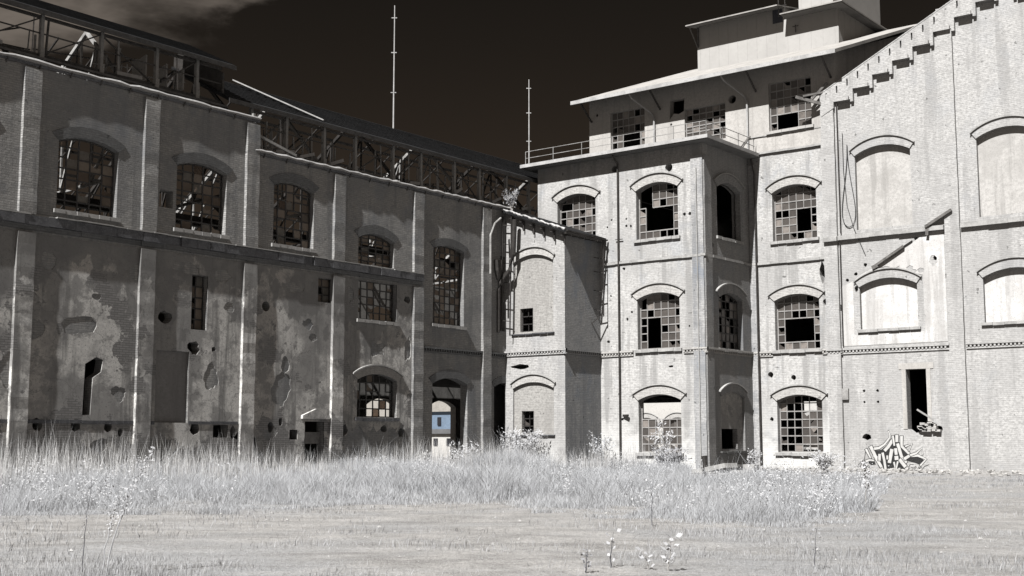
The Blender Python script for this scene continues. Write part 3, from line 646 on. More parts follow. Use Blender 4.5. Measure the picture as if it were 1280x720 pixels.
# ------------------------------------------------------------------ 2. stair annex
ANNEX = thing('stair_annex', 'narrow pale brick stair block with two bricked up arches, between hall and mill', 'building', (-42.9, 58.5, 0))
def annex():
    T = ANNEX
    zt = lambda X: 14.42-.366*(X+44.1)
    w1 = (-44.02, -43.11, 7.81, 9.14, None); w2 = (-43.91, -43.07, 2.09, 3.35, None)
    b1 = (-44.45, -41.62, 7.72, 11.75, 12.15); b2 = (-44.45, -41.6, 2.05, 4.6, 4.95)
    outer = [(-45.05, -.3), (XA-.003, -.3), (XA-.003, zt(XA)), (-45.05, zt(-45.05))]
    extra = [ragged(-43.9, 5.85, 1.3, .28, 3)]
    MB().sheet('Y', YA, -.5, outer, [opening(*b1), opening(*b2)]+extra).build('wall', 'brick_annex', T)
    for b, w_, i in ((b1, w1, 0), (b2, w2, 1)):
        MB().sheet('Y', YA+.10, -.3, opening(*b), [opening(*w_)]).build('bricked_up_arch', 'brick_fill', T)
        hood(T, 'Y', YA, -1, b[0], b[1], b[3], b[4], 'brick_hood', .42, .1, .06)
        sill(T, 'Y', YA, -1, b[0], b[1], b[2], 'cornice_dark', .07, .13, .1)
        window(T, 'Y', YA, -1, *w_, cols=2, rows=3, fm='frame_dark', pm='pane_mill', miss=.7, depth=.32, sl=False, seed=40+i)
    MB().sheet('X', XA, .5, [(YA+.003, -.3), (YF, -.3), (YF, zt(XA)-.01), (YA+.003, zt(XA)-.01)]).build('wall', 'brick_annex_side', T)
    string_course(T, 'Y', YA, -1, -45.0, XA+.12, 6.45, .3, .12, 'brick_annex', 'string_course', True)
    string_course(T, 'X', XA, 1, YA-.1, YF, 6.45, .3, .12, 'brick_annex_side', 'string_course', True)
    # roof slab over the block, steel frame carrying on past it
    rf = MB().sheet('Y', YA-.45, -4.0, [(-44.9, zt(-44.9)+.02), (-40.4, zt(-40.4)+.02), (-40.4, zt(-40.4)+.2), (-44.9, zt(-44.9)+.2)]).build('roof', 'roof_dark', T)
    rr = random.Random(4); cr = MB(); cp = [(X_, YA-.42, zt(X_)+.20+rr.uniform(-.03, .05)) for X_ in [-45.0+.11*k for k in range(42)]]
    cr.tube(cp, [.06*(1+rr.uniform(-.5, .6)) for _ in cp], 6)
    cr.build('verge_capping', 'zinc', rf)
    ev = MB(); ze_ = zt(-40.45)+.02
    ev.bar((-40.45, YA-.45, ze_+.04), (-40.42, YF-.02, ze_-.02), .10, .20); ev.bar((-40.30, YA-.5, ze_+.1), (-40.25, YF-.1, ze_+.02), .12, .06)
    for k in range(6): ev.bar((-40.8, YA+.1+.62*k, ze_-.02), (-40.3, YA+.1+.62*k, ze_-.1), .07, .1)
    ev.build('eave_beam', 'steel', rf)
    lr = MB(); X_, Y_ = -40.25, YF-.5
    lr.bar((X_, Y_, ze_+.1), (X_-.02, Y_, 8.7), .05); lr.bar((X_, Y_, ze_-.2), (X_+.05, YF-.03, ze_-.5), .04)
    for z in (12.0, 11.2, 10.1, 9.0): lr.bar((X_, Y_, z), (XA+.01, Y_-.15, z+.12), .045)
    lr.bar((X_, Y_, 8.9), (XA, Y_-.4, 8.3), .06)
    lr.build('eave_bracket', 'steel', T)
    for k in range(6):
        X = -44.4+.72*k; z = zt(X)-.10
        MB().bar((X, YA-.3, z-.08), (X, YA+.02, z-.08), .16, .10).bar((X+.09, YA-.12, z-.1), (X+.09, YA-.12, z-.62), .07).build('purlin_end', 'steel', T)
    # ladder and big bent pipe by the hall corner
    ld = MB(); lx = -44.72
    for dx in (0, .62): ld.bar((lx+dx-.2, YA-.35, 14.5), (lx+dx-.32, YA-.35, 7.6), .06)
    for k in range(6): ld.bar((lx-.2-.01*k, YA-.35, 14.0-1.1*k), (lx+.42-.01*k, YA-.35, 13.9-1.1*k), .04)
    ld.build('ladder', 'steel', T)
    MB().tube([(-43.95, YA-.5, 14.2), (-44.05, YA-.5, 12.2), (-44.3, YA-.5, 11.3), (-44.7, YA-.5, 11.0)], .14, 9).tube([(-44.3, YA-.5, 11.3), (-44.9, YA-.6, 10.6), (-45.0, YA-.7, 10.2), (-45.0, YA-.7, 7.8)], .13, 9).build('waste_pipe', 'steel', T)
    MB().tube([(-44.95, YA-.75, 11.9), (-44.95, YA-.75, 11.3), (-45.0, YA-.72, 10.8)], [.36, .30, .14], 9).build('pipe_hopper', 'steel', T)
annex()

# ------------------------------------------------------------------ 3. mill building
MILL = thing('mill_building', 'tall pale brick mill with railed terrace and white roof tower', 'building', (-38, 70, 0))
def mill():
    T = MILL
    zr = ((12.98, 15.75, 16.12), (6.76, 9.55, 9.88), (1.06, 3.92, 4.24))
    voids = {(0,0): [(0,1,5,5)], (0,1): [(0,1,4,6), (1,4,1,3)], (1,1): [(1,2,0,3), (0,0,5,6)], (2,1): [(0,5,4,6)], (0,2): [(3,4,1,3)], (1,2): [(1,4,1,3)], (2,2): []}
    F = [(-43.85, -41.12), (-38.33, -35.6)]
    holes = []; spec = []
    for ci, (a, b) in enumerate(F):
        for ri, (z0, zs, zc) in enumerate(zr):
            if ci == 0 and ri > 0: continue
            holes.append(opening(a, b, z0, zs, zc)); spec.append((a, b, z0, zs, zc, (ri, ci)))
    holes += [circle(-39.78, 17.25, .2), circle(-36.15, 16.86, .24)]
    for u, z, w_, h_, sd in ((-40.0, 14.3, .14, .12, 1), (-39.0, 14.25, .14, .12, 2), (-39.0, 13.85, .16, .16, 3), (-38.7, 13.8, .16, .18, 4), (-35.2, 14.1, .18, .2, 5), (-34.85, 14.1, .2, .2, 6), (-40.3, 13.9, .12, .14, 7), (-39.2, 11.4, .22, .18, 8), (-40.3, 7.3, .22, .18, 9), (-36.2, 5.75, .3, .12, 10), (-35.0, 7.9, .12, .12, 11),
        (-39.0, 8.5, .15, .2, 12), (-38.7, 8.9, .15, .15, 13), (-39.6, 4.3, .16, .16, 14), (-40.1, 9.9, .12, .12, 15), (-39.4, 2.9, .2, .15, 16)): holes.append(ragged(u, z, w_, h_, sd))
    MB().sheet('Y', YF, -.55, [(-45.3, -.3), (XC, -.3), (XC, 17.95), (-45.3, 17.95)], holes).build('wall', 'brick_pale', T)
    for a, b, z0, zs, zc, k in spec:
        window(T, 'Y', YF, -1, a, b, z0, zs, zc, cols=6, rows=7, miss=.16, void=voids.get((k[0], k[1]), ()), depth=.34, seed=k[0]*5+k[1])
    # bay return (+X face)
    S = [(61.8, 64.55)]; hs = []
    for z0, zs, zc in zr[:2]: hs.append(opening(61.8, 64.55, z0, zs, zc))
    lowb = (61.8, 64.55, 1.15, 4.1, 4.4); hs.append(opening(*lowb)); hs += [ragged(60.9, 16.8, .2, .3, 4), ragged(60.75, 5.2, .2, .6, 6), ragged(60.9, 4.2, .15, .3, 7), circle(61.2, 12.4, .16)]
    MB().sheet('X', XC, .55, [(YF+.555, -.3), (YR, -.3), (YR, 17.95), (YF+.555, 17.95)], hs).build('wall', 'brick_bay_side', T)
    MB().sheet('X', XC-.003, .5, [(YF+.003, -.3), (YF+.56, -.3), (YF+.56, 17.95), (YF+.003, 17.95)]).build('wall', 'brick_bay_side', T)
    window(T, 'X', XC, 1, 61.8, 64.55, *zr[0], cols=5, rows=7, fm='frame_dark', miss=.9, void=[(0,4,0,6)], depth=.34, hm='brick_bay_side', seed=31)
    window(T, 'X', XC, 1, 61.8, 64.55, *zr[1], cols=6, rows=7, miss=.45, fm='frame_dark', depth=.34, hm='brick_bay_side', seed=32)
    MB().sheet('X', XC-.14, .3, opening(*lowb), [opening(62.1, 63.9, 1.25, 2.35)]).build('bricked_up_arch', 'plaster_hall', T)
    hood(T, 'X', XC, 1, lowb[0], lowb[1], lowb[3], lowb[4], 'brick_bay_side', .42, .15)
    sill(T, 'X', XC, 1, lowb[0], lowb[1], lowb[2], 'concrete', .1, .18)
    # recessed facade
    R_ = (-32.55, -29.85); hr = [opening(*R_, *z) for z in zr]+[circle(-32.9, 5.4, .17), circle(-31.5, 5.2, .15), circle(-33.75, 3.6, .14), circle(-33.75, 3.3, .14), circle(-33.7, 10.7, .14), ragged(-29.6, 11.0, .3, 1.2, 3), ragged(-29.5, 9.3, .22, .35, 5), ragged(-32.9, 2.9, .25, .25, 7)]
    MB().sheet('Y', YR, -.55, [(XC-.5, -.3), (-29.2, -.3), (-29.2, 18.2), (XC-.5, 18.2)], hr).build('wall', 'brick_pale', T)
    for ri, z in enumerate(zr): window(T, 'Y', YR, -1, *R_, *z, cols=6, rows=7, miss=.14 if ri < 2 else .58, void=voids.get((ri, 2), ()), depth=.34, seed=60+ri)
    # corner quoin piers
    pier(T, 'Y', YF, -1, -34.72, -34.0, -.3, 17.3, .09, 'brick_pier', 'corner_pier', seed=1)
    pier(T, 'X', XC, 1, 60.3, 61.05, -.3, 17.3, .09, 'brick_bay_side', 'corner_pier', seed=2)
    pier(T, 'Y', YR, -1, -33.99, -33.62, -.3, 17.6, .10, 'brick_pier', 'corner_pier', seed=3)
    # plinth and courses
    for z, h, p, d in ((6.42, .30, .13, True), (11.68, .14, .11, False)):
        for a, b in ((-40.8, -38.6), (-38.6, -35.35), (-35.35, -33.87)):
            if d and a == -38.6: continue
            string_course(T, 'Y', YF, -1, a, b, z, h, p, 'brick_hood' if d else 'stone', 'string_course', d)
        string_course(T, 'X', XC, 1, YF-.1, YR, z, h, p, 'brick_hood' if d else 'stone', 'string_course', d)
        for a, b in ((-33.9, -32.7), (-32.7, -29.7), (-29.7, -29.3)):
            if d and a == -32.7: continue
            string_course(T, 'Y', YR, -1, a, b, z, h, p, 'brick_hood' if d else 'stone', 'string_course', d)
    string_course(T, 'X', XC, 1, YF, YR, .25, .12, .2, 'stone', 'plinth'); string_course(T, 'Y', YR, -1, -33.6, -29.3, .1, .1, .18, 'stone', 'plinth')
    string_course(T, 'Y', YF, -1, -36.2, -33.8, .05, .14, .16, 'stone', 'plinth')
    # terrace slab and railing
    sb = MB().box(-46.0, -33.28, 59.55, 66.2, 17.95, 18.12).build('terrace_slab', 'concrete', T)
    MB().box(-46.05, -33.23, 59.5, 59.56, 18.0, 18.2).box(-33.29, -33.23, 59.56, 65.5, 18.0, 18.2).build('edge_gutter', 'zinc', sb)
    rl = MB(); yy = 59.75; xx = -33.45; X = -45.8; zt = 18.16
    while X < -33.4: rl.bar((X, yy, zt-.05), (X, yy, zt+.85), .035); X += 2.06
    for z in (.45, .85): rl.bar((-45.8, yy, zt+z), (xx, yy, zt+z), .028); rl.bar((xx, yy, zt+z), (xx, 65.4, zt+z), .028)
    for k in range(4): rl.bar((xx, 59.75+1.85*k, zt-.05), (xx, 59.75+1.85*k, zt+.85), .035)
    rl.build('railing', 'steel_pale', sb)
    MB().bar((-33.45, 63.7, 18.15), (-33.5, 64.9, 19.1), .16, .06).build('loose_board', 'wood', sb)
    # attic storey
    aw = [(-43.59, -41.05, 19.45, 22.28, None), (-38.21, -35.44, 19.45, 21.62, None), (-32.62, -29.98, 19.42, 22.24, None)]
    ah = [opening(*a) for a in aw]+[[(-39.25, 21.15), (-38.95, 21.5), (-38.6, 21.42), (-38.25, 21.55), (-38.2, 22.35), (-39.2, 22.35)], circle(-34.97, 21.72, .26), ragged(-39.15, 20.85, .15, .15, 2), ragged(-44.6, 22.3, .2, .2, 3)]
    MB().sheet('Y', YR+.02, -.45, [(-45.2, 18.2), (-28.55, 18.2), (-28.55, 23.35), (-45.2, 23.35)], ah).build('attic_wall', 'plaster_attic', T)
    av = ([(2,4,1,2), (0,1,0,0)], [(0,0,4,4)], [(1,3,0,1)])
    for i, a in enumerate(aw): window(T, 'Y', YR+.02, -1, *a, cols=6, rows=6, miss=.2, void=av[i], depth=.2, hd=False, sl=i != 1, slm='panel_tower', seed=80+i)
    string_course(T, 'Y', YR+.02, -1, -34.0, -28.6, 18.12, .12, .16, 'stone', 'attic_sill_course')
    string_course(T, 'Y', YR+.02, -1, -34.0, -28.6, 19.18, .05, .06, 'stone', 'attic_sill_course')
    side = [(YR+.03, 18.2), (82, 18.2), (82, 27), (79.5, 28.2), (YR+.03, 23.4)]
    MB().sheet('X', -45.2, -.4, side).build('attic_wall', 'plaster_attic', T); MB().sheet('X', -28.58, .4, side).build('attic_wall', 'plaster_attic', T)
    # attic roof with gutter
    ze, ye, sl_ = 23.08, 64.30, .37
    def zroof(y): return ze+sl_*(y-ye)
    rf = MB().sheet('X', -45.6, 17.75*-1, [(ye, ze), (79.5, zroof(79.5)), (84.5, 26.3), (84.5, 26.15), (79.5, zroof(79.5)-.18), (ye, ze-.2)]).build('roof', 'roof_pale', T)
    MB().sheet('X', -45.5, -17.6, [(ye+.02, ze-.215), (YR-.01, zroof(YR)-.205), (YR-.01, zroof(YR)-.27), (ye+.02, ze-.27)]).build('soffit_shade', 'dark_inside', rf)  # added dark board, eave shade put into its colour
    MB().box(-45.62, -27.83, ye-.12, ye-.003, ze-.25, ze-.02).build('gutter', 'zinc', rf)
    bk = MB()
    for X in (-45.0, -39.9, -33.4, -28.75): bk.bar((X, YR, 21.9), (X, ye+.15, ze-.22), .09); 
    bk.build('eave_bracket', 'steel', rf)
    for X in (-40.3, -33.95):
        MB().tube([(X-1.0, ye, ze-.25), (X-.9, ye+.15, ze-.5), (X-.15, YR-.12, ze-1.35), (X, YR-.1, ze-1.7), (X, YR-.1, 18.3)], .06).build('downpipe', 'zinc', rf)
    # ruined timber bracket beside the last attic window
    MB().bar((-30.5, YR-.9, 20.9), (-28.9, YR-.1, 20.3), .14, .16).bar((-30.0, YR-.3, 20.6), (-28.9, YR-.2, 21.6), .12).bar((-30.1, YR-.8, 20.9), (-28.9, YR-.2, 21.1), .1).build('broken_bracket', 'wood', T)
    # roof tower
    yt = 73.2
    MB().box(-41.5, -35.2, yt, 83, 25.6, 29.6).build('tower_wall', 'panel_tower', T)
    MB().box(-35.19, -31.45, yt-.02, 82.6, 25.5, 28.62).build('tower_wall', 'panel_tower', T)
    MB().box(-34.55, -32.2, yt+1.0, 82, 28.6, 32.2).build('tower_wall', 'panel_tower', T)
    sm = MB()
    for k in range(9): X = -41.3+.7*k; sm.box(X, X+.02, yt-.012, yt+.05, 26.2, 29.5)
    for k in range(5): X = -34.9+.8*k; sm.box(X, X+.02, yt-.032, yt+.05, 26, 28.5)
    for k in range(10): Y_ = yt+.9*k; sm.box(-31.47, -31.438, Y_, Y_+.03, 26.5, 28.6)
    for k in range(4): X = -34.4+.7*k; sm.box(X, X+.025, yt+.985, yt+1.02, 28.7, 32.1)
    sm.build('cladding_seam', 'panel_tower', T)
    r1 = MB().sheet('X', -41.75, -6.7, [(yt-1.15, 29.32), (83.5, 31.6), (83.5, 31.52), (yt-1.15, 29.24)]).build('tower_roof', 'roof_pale', T)
    MB().sheet('X', -41.7, -6.6, [(yt-1.1, 29.24), (83, 31.41), (83, 31.36), (yt-1.1, 29.19)]).build('soffit_shade', 'dark_inside', r1)  # dark underside board, shade of the tower eave in its colour
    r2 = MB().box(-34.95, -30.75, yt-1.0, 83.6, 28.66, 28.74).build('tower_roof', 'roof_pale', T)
    MB().box(-34.9, -30.8, yt-.95, 83.5, 28.6, 28.655).build('soffit_shade', 'dark_inside', r2)  # same dark board under the lower tower roof, shade by colour
    MB().bar((-41.45, yt-.05, 28.0), (-41.5, yt-1.0, 29.15), .07).bar((-41.42, yt-.05, 28.0), (-41.42, yt-.05, 29.4), .1).build('tower_bracket', 'steel', T)
    MB().bar((-34.3, yt-.1, 27.6), (-34.3, yt-.1, 28.1), .05).bar((-34.5, yt-.12, 28.0), (-34.1, yt-.12, 28.0), .04).build('lamp_bracket', 'steel', T)
    MB().box(-35.9, -35.22, yt-.06, yt+.1, 28.5, 29.5).build('tower_hatch', 'glass_dark', T)
    MB().bar((-35.25, yt-.5, 28.7), (-35.25, yt-.5, 30.4), .05).bar((-34.8, yt-.5, 28.75), (-34.8, yt-.5, 30.4), .05).bar((-35.3, yt-.5, 29.4), (-34.7, yt-.5, 29.4), .05).build('tower_ladder', 'steel', T)
    # downpipes on the brick
    MB().tube([(-39.5, YF-.62, 17.9), (-39.5, YF-.12, 17.5), (-39.5, YF-.1, 17.0), (-39.5, YF-.1, .2)], .055).build('downpipe', 'steel', T)
    MB().tube([(-33.72, YR-.2, 17.9), (-33.55, YR-.18, 17.0), (-33.52, YR-.18, .3)], .05).build('downpipe', 'steel', T)
    MB().tube([(-34.36, YF-.15, 16.6), (-34.36, YF-.14, .2)], .03).build('conduit', 'stone', T)
    MB().bar((-40.9, YF-.06, 11.75), (-39.3, YF-.06, 11.83), .05).bar((-39.3, YF-.06, 3.1), (-38.9, YF-.2, 3.1), .12).bar((-39.7, YF-.1, 13.1), (-39.2, YF-.1, 13.1), .04).build('wall_bracket', 'steel', T)
    # back, floors and inner stair
    bh = [opening(-38.6, -36.6, .0, 4.4)]
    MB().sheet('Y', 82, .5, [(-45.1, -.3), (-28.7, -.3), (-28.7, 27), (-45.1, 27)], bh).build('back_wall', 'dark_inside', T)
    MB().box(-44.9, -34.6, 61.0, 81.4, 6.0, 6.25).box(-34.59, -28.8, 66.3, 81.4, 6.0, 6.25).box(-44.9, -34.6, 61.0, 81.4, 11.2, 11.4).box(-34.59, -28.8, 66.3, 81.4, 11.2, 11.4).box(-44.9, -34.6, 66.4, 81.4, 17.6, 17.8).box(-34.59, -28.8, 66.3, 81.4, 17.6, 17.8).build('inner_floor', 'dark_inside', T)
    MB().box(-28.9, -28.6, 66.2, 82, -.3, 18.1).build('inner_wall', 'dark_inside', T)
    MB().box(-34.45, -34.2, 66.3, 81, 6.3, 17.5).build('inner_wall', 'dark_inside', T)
    MB().box(-44.95, -44.75, 61.0, 81, 6.3, 17.5).build('inner_wall', 'dark_inside', T)  # added dark lining, covers sunlit brick seen through the windows
    st = MB()
    for k in range(20): st.box(-33.2+.27*k, -32.9+.27*k, 67.65, 68.7, .1+.25*k, .2+.25*k)
    st.bar((-33.3, 67.6, .1), (-28.95, 67.6, 4.1), .07, .28); st.bar((-33.3, 67.6, 1.0), (-28.95, 67.6, 5.0), .05)
    for k in range(6): st.bar((-33.2+.8*k, 67.6, .2+.735*k), (-33.2+.8*k, 67.6, 1.1+.735*k), .04)
    st.build('inner_stair', 'stone', T)
    ib = MB(); ib.box(-39, -34.7, 70, 70.3, 2.2, 2.55)
    for X in (-38.2, -36.8, -35.4): ib.box(X, X+.25, 70, 70.3, 0, 6)
    ib.build('inner_beam', 'dark_inside', T)
mill()

# ------------------------------------------------------------------ 4. gable block
GABLE = thing('gable_building', 'pale brick gable block with stepped corbels, blind arches and graffiti, on the right', 'building', (-19, 66, 0))
def gable():
    T = GABLE; c = YG
    top = lambda X: 21.30+.5*(X+28.6) if X < -19 else 26.1-.5*(X+19)
    xl, xr = -29.3, -8.7
    holes = []; panels = []
    for k in range(3):
        dx = 6.6*k
        b1 = (-27.45+dx, -24.35+dx, 13.10, 17.2, 17.62); b2 = (-27.42+dx, -24.25+dx, 7.66, 9.95, 10.35)
        panels += [(b1, 'panel_plain', k), (b2, 'whitewash', k)]
        holes += [opening(*b1), opening(*b2)]
        if k != 1: holes.append([(-25.02+dx, 2.3), (-24.7+dx, 2.05), (-24.3+dx, 2.2), (-23.95+dx, 2.45), (-23.95+dx, 5.42), (-25.02+dx, 5.42)])
    for u, z, w_, h_, sd in ((-28.75, 2.4, .5, .35, 1), (-27.35, 4.35, .16, .16, 2), (-26.6, 4.35, .16, .16, 3), (-27.35, 3.75, .14, .14, 4), (-26.6, 3.75, .14, .14, 5), (-28.6, 8.9, .5, .4, 6), (-27.3, 1.9, .55, .35, 7), (-23.4, 2.3, .5, .4, 8),
            (-28.1, 10.4, .2, .2, 9), (-27.6, 10.7, .2, .2, 10), (-27.05, 11.15, .22, .2, 11), (-24.2, 12.3, .24, .2, 12), (-23.85, 11.75, .22, .2, 13), (-23.2, 11.2, .3, .25, 14), (-22.75, 10.2, .3, .3, 15), (-26.35, 8.5, .15, .15, 16), (-27.6, 9.9, .2, .35, 17)):
        holes.append(ragged(u, z, w_, h_, sd))
    MB().sheet('Y', c, -.55, [(xl, -.4), (xr, -.4), (xr, top(xr)), (-19, top(-19)), (xl, top(xl))], holes).build('wall', 'brick_gable', T)
    for b, m, k in panels:
        p = MB().sheet('Y', c+.22, -.25, opening(*b)).build('blind_arch', m, T)
        hood(p, 'Y', c, -1, b[0], b[1], b[3], b[4], 'brick_gable', .48, .22, .07)
        if m == 'whitewash': sill(p, 'Y', c, -1, b[0], b[1], b[2], 'stone', .14, .14, .15)
    # cement surround of the doorway-like opening
    MB().box(-25.25, -25.03, c-.03, c+.2, 2.3, 5.43).box(-23.94, -23.72, c-.03, c+.2, 2.6, 5.43).box(-25.4, -23.55, c-.034, c+.2, 5.43, 5.75).build('opening_surround', 'plaster_attic', T)
    for k, u in enumerate((-29.32, -22.62, -16.02, -9.42)):
        pier(T, 'Y', c, -1, u, u+.78, -.4, top(u+.4)-.02, .17, 'brick_gable', 'pilaster', seed=k)
    # stepped corbel band under the sloping verge, with brick slots
    for sgn in (1, -1):
        f = (lambda X: X) if sgn == 1 else (lambda X: -38-X)
        lower = []; X = -28.5; n = 0
        while X < -19.0:
            e = min(X+1.14, -19.0); z = top(X)-.95
            lower += [(X, z), (e-.16, z), (e-.16, z-.14), (e, z-.14)]; X = e; n += 1
        loop = [(f(x), z) for x, z in lower]+[(f(-19.0), top(-19)-.02), (f(-29.25), top(-29.25)-.02), (f(-29.25), top(-29.25)-1.3), (f(-28.5), top(-28.5)-1.3)]
        sl_ = []
        for k in range(16):
            X = -28.95+.62*k; z = top(X)-.14
            if X < -19.2: sl_.append([(f(X), z-.42), (f(X+.09), z-.42), (f(X+.09), z-.02), (f(X), z-.02)] if sgn == 1 else [(f(X+.09), z-.42), (f(X), z-.42), (f(X), z-.02), (f(X+.09), z-.02)])
        MB().sheet('Y', c-.2, -.2, loop if sgn == 1 else list(reversed(loop)), sl_).build('corbel_band', 'brick_gable', T)
        MB().sheet('Y', c-.205, -.8, [(f(-29.3), top(-29.3)+.004), (f(-19), top(-19)+.004), (f(-19), top(-19)+.07), (f(-29.3), top(-29.3)+.07)]).build('coping', 'brick_gable', T)
        mbs = MB()
        for k in range(8):
            X = -28.3+1.14*k; z = top(X)-1.0
            if X > -20: continue
            a, b = sorted((f(X), f(X+.72))); MB().box(a, b, c-.34, c-.02, z-.09, z+.10).build('corbel_brick', 'brick_gable', T)
    for u0, u1 in ((-28.5, -22.66), (-21.8, -16.06), (-15.2, -9.46)):
        string_course(T, 'Y', c, -1, u0, u1, 12.62, .24, .22, 'stone', 'string_course')
        string_course(T, 'Y', c, -1, u0, u1, 6.36, .34, .11, 'brick_gable', 'string_course', True)
    string_course(T, 'Y', c, -1, -29.3, -28.5, 12.58, .24, .32, 'stone', 'string_course'); string_course(T, 'Y', c, -1, -29.35, -28.45, 6.34, .34, .24, 'brick_gable', 'string_course', True)
    # scar and stumps of a vanished lean-to roof
    MB().bar((-26.5, c-.12, 11.0), (-24.85, c-.12, 11.95), .16, .12).bar((-26.6, c-.12, 10.92), (-26.3, c-.12, 11.05), .2, .2).build('roof_stump', 'wood', T)
    MB().bar((-24.9, c-.08, 11.98), (-24.4, c-.08, 12.25), .1, .06).build('roof_stump', 'stone', T)
    MB().bar((-23.6, c-.2, 12.85), (-22.2, c-.2, 13.6), .2, .14).bar((-23.55, c-.15, 12.4), (-23.5, c-.15, 12.9), .16).build('roof_stump', 'wood', T)
    b2 = (-27.42, -24.25, 7.66, 9.95, 10.35); rr = random.Random(6)
    scar = [(-28.42, 6.8), (-22.72, 6.8), (-22.72, 13.0)]+[(-22.72-.57*k, 13.0-.3*k+rr.uniform(-.08, .08)) for k in range(1, 10)]+[(-28.42, 10.05)]
    MB().sheet('Y', c-.018, -.03, scar, [[(b2[0]-.35, 7.4), (b2[1]+.35, 7.4), (b2[1]+.35, 10.35), (b2[0]+1.5, 11.0), (b2[0]-.35, 10.35)]]+[ragged(rr.uniform(-28, -23), rr.uniform(6.9, 11.5), rr.uniform(.2, .7), rr.uniform(.2, .8), k) for k in range(9)]).build('render_scar', 'whitewash', T)
    # loose pipes, cable, timber
    MB().tube([(-28.38, c-.08, 20.3), (-28.36, c-.08, 13.0)], .035).tube([(-28.42, c-.08, 12.5), (-28.42, c-.08, 6.8)], .035).build('conduit', 'steel', T)
    pts = []
    for i in range(25): t = i/24; pts.append((-27.85+.5*math.sin(math.pi*t*1.02)*( -1 if t < .5 else 1)*abs(math.sin(math.pi*t*2)), c-.06, 17.9-4.6*math.sin(math.pi*t)))
    MB().tube(pts, .022, 5).tube([(-28.1, c-.06, 18.6), (-28.1, c-.06, 16.5), (-27.95, c-.06, 14.5), (-27.6, c-.06, 13.2), (-27.0, c-.06, 11.7)], .018, 5).build('hanging_cable', 'cable', T)
    MB().bar((-24.3, c-.55, 3.3), (-23.55, c-.2, 2.75), .09).build('loose_timber', 'stone', T)
    MB().box(-28.65, -28.2, c-.14, c+.02, 3.9, 4.5).bar((-28.72, c-.07, 4.4), (-28.72, c-.07, .4), .06).build('meter_box', 'steel_pale', T)
    br = MB(); rr = random.Random(9)
    for i in range(16): br.box(*(lambda x: (x, x+.26))(-24.1+rr.uniform(-.35, .7)), c-.22, c+.1, *(lambda z: (z, z+.12))(2.12+rr.uniform(0, .45)))
    br.build('broken_brickwork', 'brick_hood', T)
    # sides and roof behind
    MB().sheet('X', xr, .4, [(c+.55, -.3), (100, -.3), (100, top(xr)-.1), (c+.55, top(xr)-.1)]).build('wall', 'brick_gable', T)
    MB().sheet('X', xl+.03, -.4, [(82.1, -.3), (100, -.3), (100, top(xl)-.1), (82.1, top(xl)-.1)]).build('wall', 'brick_gable', T)
    for a, b in ((xl-.0, -19), (-19, xr)):
        MB().sheet('Y', c+.5, -34, [(a, top(a)-.35), (b, top(b)-.35), (b, top(b)-.2), (a, top(a)-.2)]).build('roof', 'roof_dark', T)
    MB().sheet('Y', 80, -.3, [(xl+.5, -.3), (xr-.5, -.3), (xr-.5, 15), (xl+.5, 15)]).build('inner_wall', 'dark_inside', T)
    # graffiti, sprayed on the brick
    sx = 1/10.29
    def g(p): 
        x, y = 1060+p[0]*sx, 530+p[1]*sx; d = ray(x, y); t = c/d.y; return (d.x*t, EYE+d.z*t)
    def poly(mb, pts, lift, flip=False):
        q = [g(p) for p in pts]; mb.sheet('Y', c-lift, -.002, q)
    def stroke(mb, pts, wd, lift, taper=1.0):
        n = len(pts); L = []; R = []
        for i, p in enumerate(pts):
            a = pts[max(i-1, 0)]; b = pts[min(i+1, n-1)]; dx, dy = b[0]-a[0], b[1]-a[1]; l = math.hypot(dx, dy) or 1
            w_ = wd/2*(1+(taper-1)*i/(n-1)); L.append((p[0]-dy/l*w_, p[1]+dx/l*w_)); R.append((p[0]+dy/l*w_, p[1]-dx/l*w_))
        poly(mb, L+R[::-1], lift)
    def ext(pts, e):
        (a, b), (c_, d) = pts[0], pts[1]; l = math.hypot(a-c_, b-d); p0 = (a+(a-c_)/l*e, b+(b-d)/l*e)
        (a, b), (c_, d) = pts[-1], pts[-2]; l = math.hypot(a-c_, b-d); p1 = (a+(a-c_)/l*e, b+(b-d)/l*e)
        return [p0]+list(pts[1:-1])+[p1]
    dark = MB(); pale = MB(); tagm = MB()
    for k, pl in enumerate(([(230,300),(330,345),(430,330),(560,225),(640,215),(720,290),(790,390),(730,460),(760,500),(735,560),(715,622),(690,600),(655,570),(640,640),(600,600),(560,575),(510,575),(500,630),(450,625),(400,560),(350,460),(290,330)],
               [(735,455),(800,420),(900,425),(985,465),(925,525),(860,500),(780,480)], [(250,490),(330,450),(360,520),(300,530)], [(700,300),(745,320),(800,385),(740,400)])): poly(dark, pl, .004+.0006*k)
    S = [([(290,285),(370,450),(470,620)], 44, .8), ([(335,318),(400,308),(470,262),(530,185),(540,150),(520,85)], 36, .35), ([(470,345),(520,290),(575,205)], 42, 1), ([(578,150),(597,280)], 26, 1),
         ([(628,140),(628,232)], 42, .9), ([(690,155),(690,285),(800,395)], 40, .8), ([(638,250),(690,420),(752,500)], 42, .9), ([(566,322),(532,500)], 46, 1), ([(407,385),(405,472)], 36, 1),
         ([(445,368),(468,470),(492,632)], 34, .9), ([(505,405),(507,455)], 24, 1), ([(232,322),(292,440)], 30, .7), ([(228,482),(280,462),(335,470)], 34, .6), ([(722,452),(790,408),(900,405),(1005,452),(930,535)], 42, .6),
         ([(800,402),(880,375),(950,310),(962,395)], 32, .5), ([(662,452),(742,552)], 46, 1), ([(592,488),(618,602)], 26, .6), ([(642,480),(618,592)], 26, .6), ([(612,312),(622,395)], 40, 1), ([(622,410),(628,462)], 52, 1),
         ([(735,290),(825,255),(782,352)], 26, .5), ([(660,565),(672,630)], 30, .7), ([(560,570),(552,622)], 36, 1), ([(440,560),(462,620)], 24, .6)]
